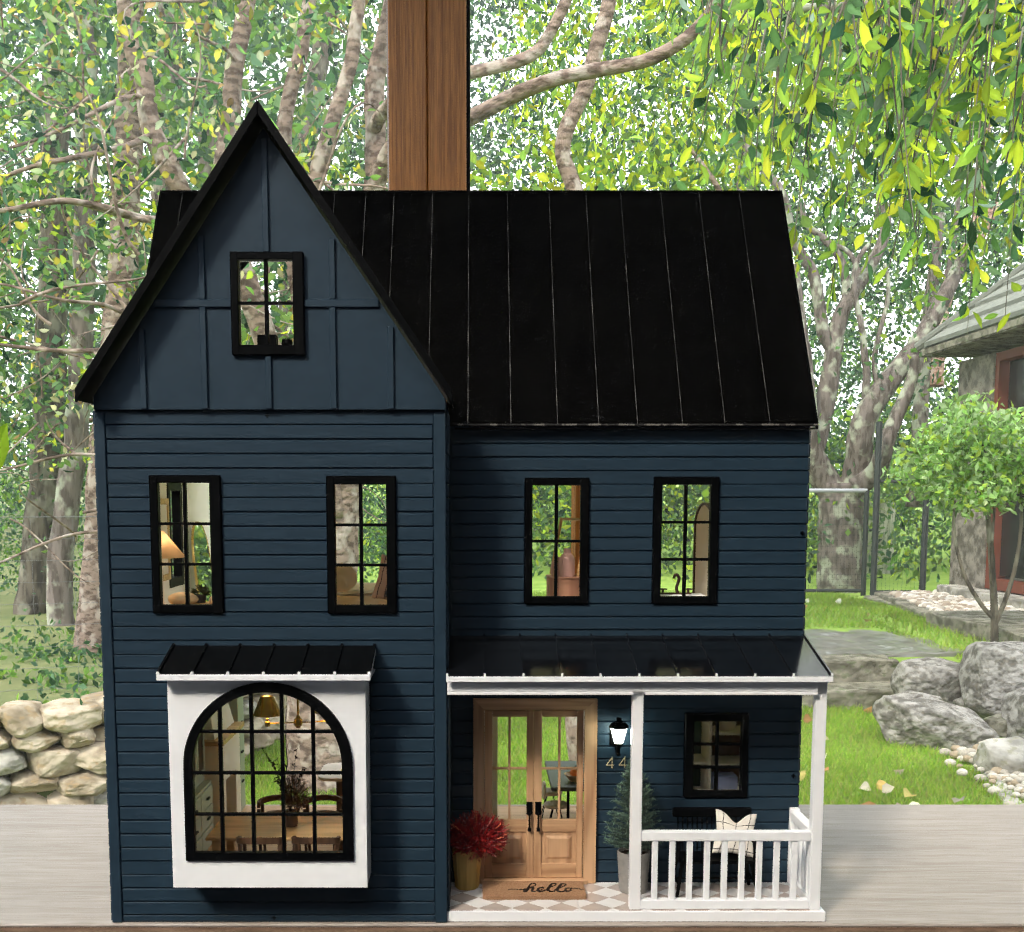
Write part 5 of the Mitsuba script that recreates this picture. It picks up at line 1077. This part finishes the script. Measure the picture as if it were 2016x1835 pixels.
# ---- grass and fallen leaves
def grass(name, label, lo, hi, n, h, seed, cond=None):
    r = np.random.default_rng(seed); x, y = r.uniform(lo[0], hi[0], n), r.uniform(lo[1], hi[1], n)
    if cond is not None: k = cond(x, y); x, y = x[k], y[k]
    z = ground_z(x, y); n = len(x); hh = h * r.uniform(.5, 1.3, n); b = r.normal(size=(n, 2)) * hh[:, None] * .55; a = r.uniform(0, np.pi, n); w_ = .0045 * r.uniform(.7, 1.6, n)
    dx, dy = np.cos(a) * w_, np.sin(a) * w_
    V = np.stack([np.stack([x - dx, y - dy, z - .01], 1), np.stack([x + dx, y + dy, z - .01], 1), np.stack([x + b[:, 0], y + b[:, 1], z + hh], 1)], 1).reshape(-1, 3)
    pal = np.array([(.22, .38, .04), (.30, .46, .06), (.18, .33, .05), (.40, .48, .10), (.34, .36, .12)])
    patch = meshkit.fbm(np.stack([x * 1.6, y * 1.6, x * 0], 1), 3, 9)[:, None]
    col = pal[r.integers(len(pal), size=n)] * (.65 + .8 * patch) * r.uniform(.8, 1.2, (n, 1))
    tag(add(name, tm(V, np.arange(3 * n).reshape(-1, 3)), 'leaf', color=np.repeat(col, 3, 0)), label, 'grass', kind='stuff')
grass('grass', 'short bright grass of the lower lawn', (-1.5, 3.2), (2.6, 7.6), 110000, .045, 1)
grass('upper_grass', 'short bright grass of the upper lawn', (-1., 7.6), (4.0, 12.8), 55000, .05, 2, lambda x, y: ~((x > 1.5) & (x < 3.5) & (y < 9.75)))
fl_ = []
pts = [(x, y) for x, y in zip(r.uniform(1.2, 3.3, 34), r.uniform(4.2, 7.2, 34))] + [(x, y) for x, y in zip(r.uniform(2.0, 3.6, 16), r.uniform(9.8, 12.0, 16))]
FN = ['cream', 'ochre', 'orange brown', 'whitish', 'yellow']
FC = [(.62, .52, .40), (.60, .42, .16), (.55, .30, .14), (.68, .60, .52), (.60, .50, .20)]
for i, (x, y) in enumerate(pts):
    z = float(ground_z(x, y)) + .045; a = r.normal(size=3) * .25 + (0, 0, 0); 
    m_, cc = leaves(np.array([[x, y, z]]), .085, .055, np.array([[r.normal(), r.normal(), .12]]), [FC[i % 5]], r, .3, .05, lens=True)
    k = add('fallen_leaf', m_, 'leaf', color=cc); tag(k, FN[i % 5] + ' fallen leaf lying on the ' + ('lower lawn beside the boulders' if i < 34 else 'upper lawn by the fence'), 'leaf', 'fallen leaves on the ' + ('lower lawn' if i < 34 else 'upper lawn'))


# ---- leaf of a house plant reaching in at the left edge
hpn = thing('house_plant', 'large green leaf of a house plant at the left edge of the picture', 'plant')
lc0 = np.array((-0.4112,-0.15,0.4684))
m_, cc = leaves(np.array([lc0]), .062, .040, np.array([[.25, .2, 1.0]]), [(.25, .42, .03)], np.random.default_rng(2), .15, .02, lens=True)
add('leaf', m_, 'leaf', hpn, color=cc)
add('stem', tube(spline([lc0 + (-.012, 0, -.030), lc0 + (-.06, .01, -.06), lc0 + (-.14, .03, -.20), (lc0[0] - .20, lc0[1] + .2, .02)], 16), .0014, 6), 'dark_green', hpn)

# ---- damp air
scene['haze'] = {'type': 'cube', 'to_world': T().translate([0, 15, 7.0]).scale([76, 81, 9.5]), 'bsdf': {'type': 'null'}, 'interior': {'type': 'ref', 'id': 'air'}}
tag('haze', 'thin damp air over the garden', 'haze', kind='stuff')
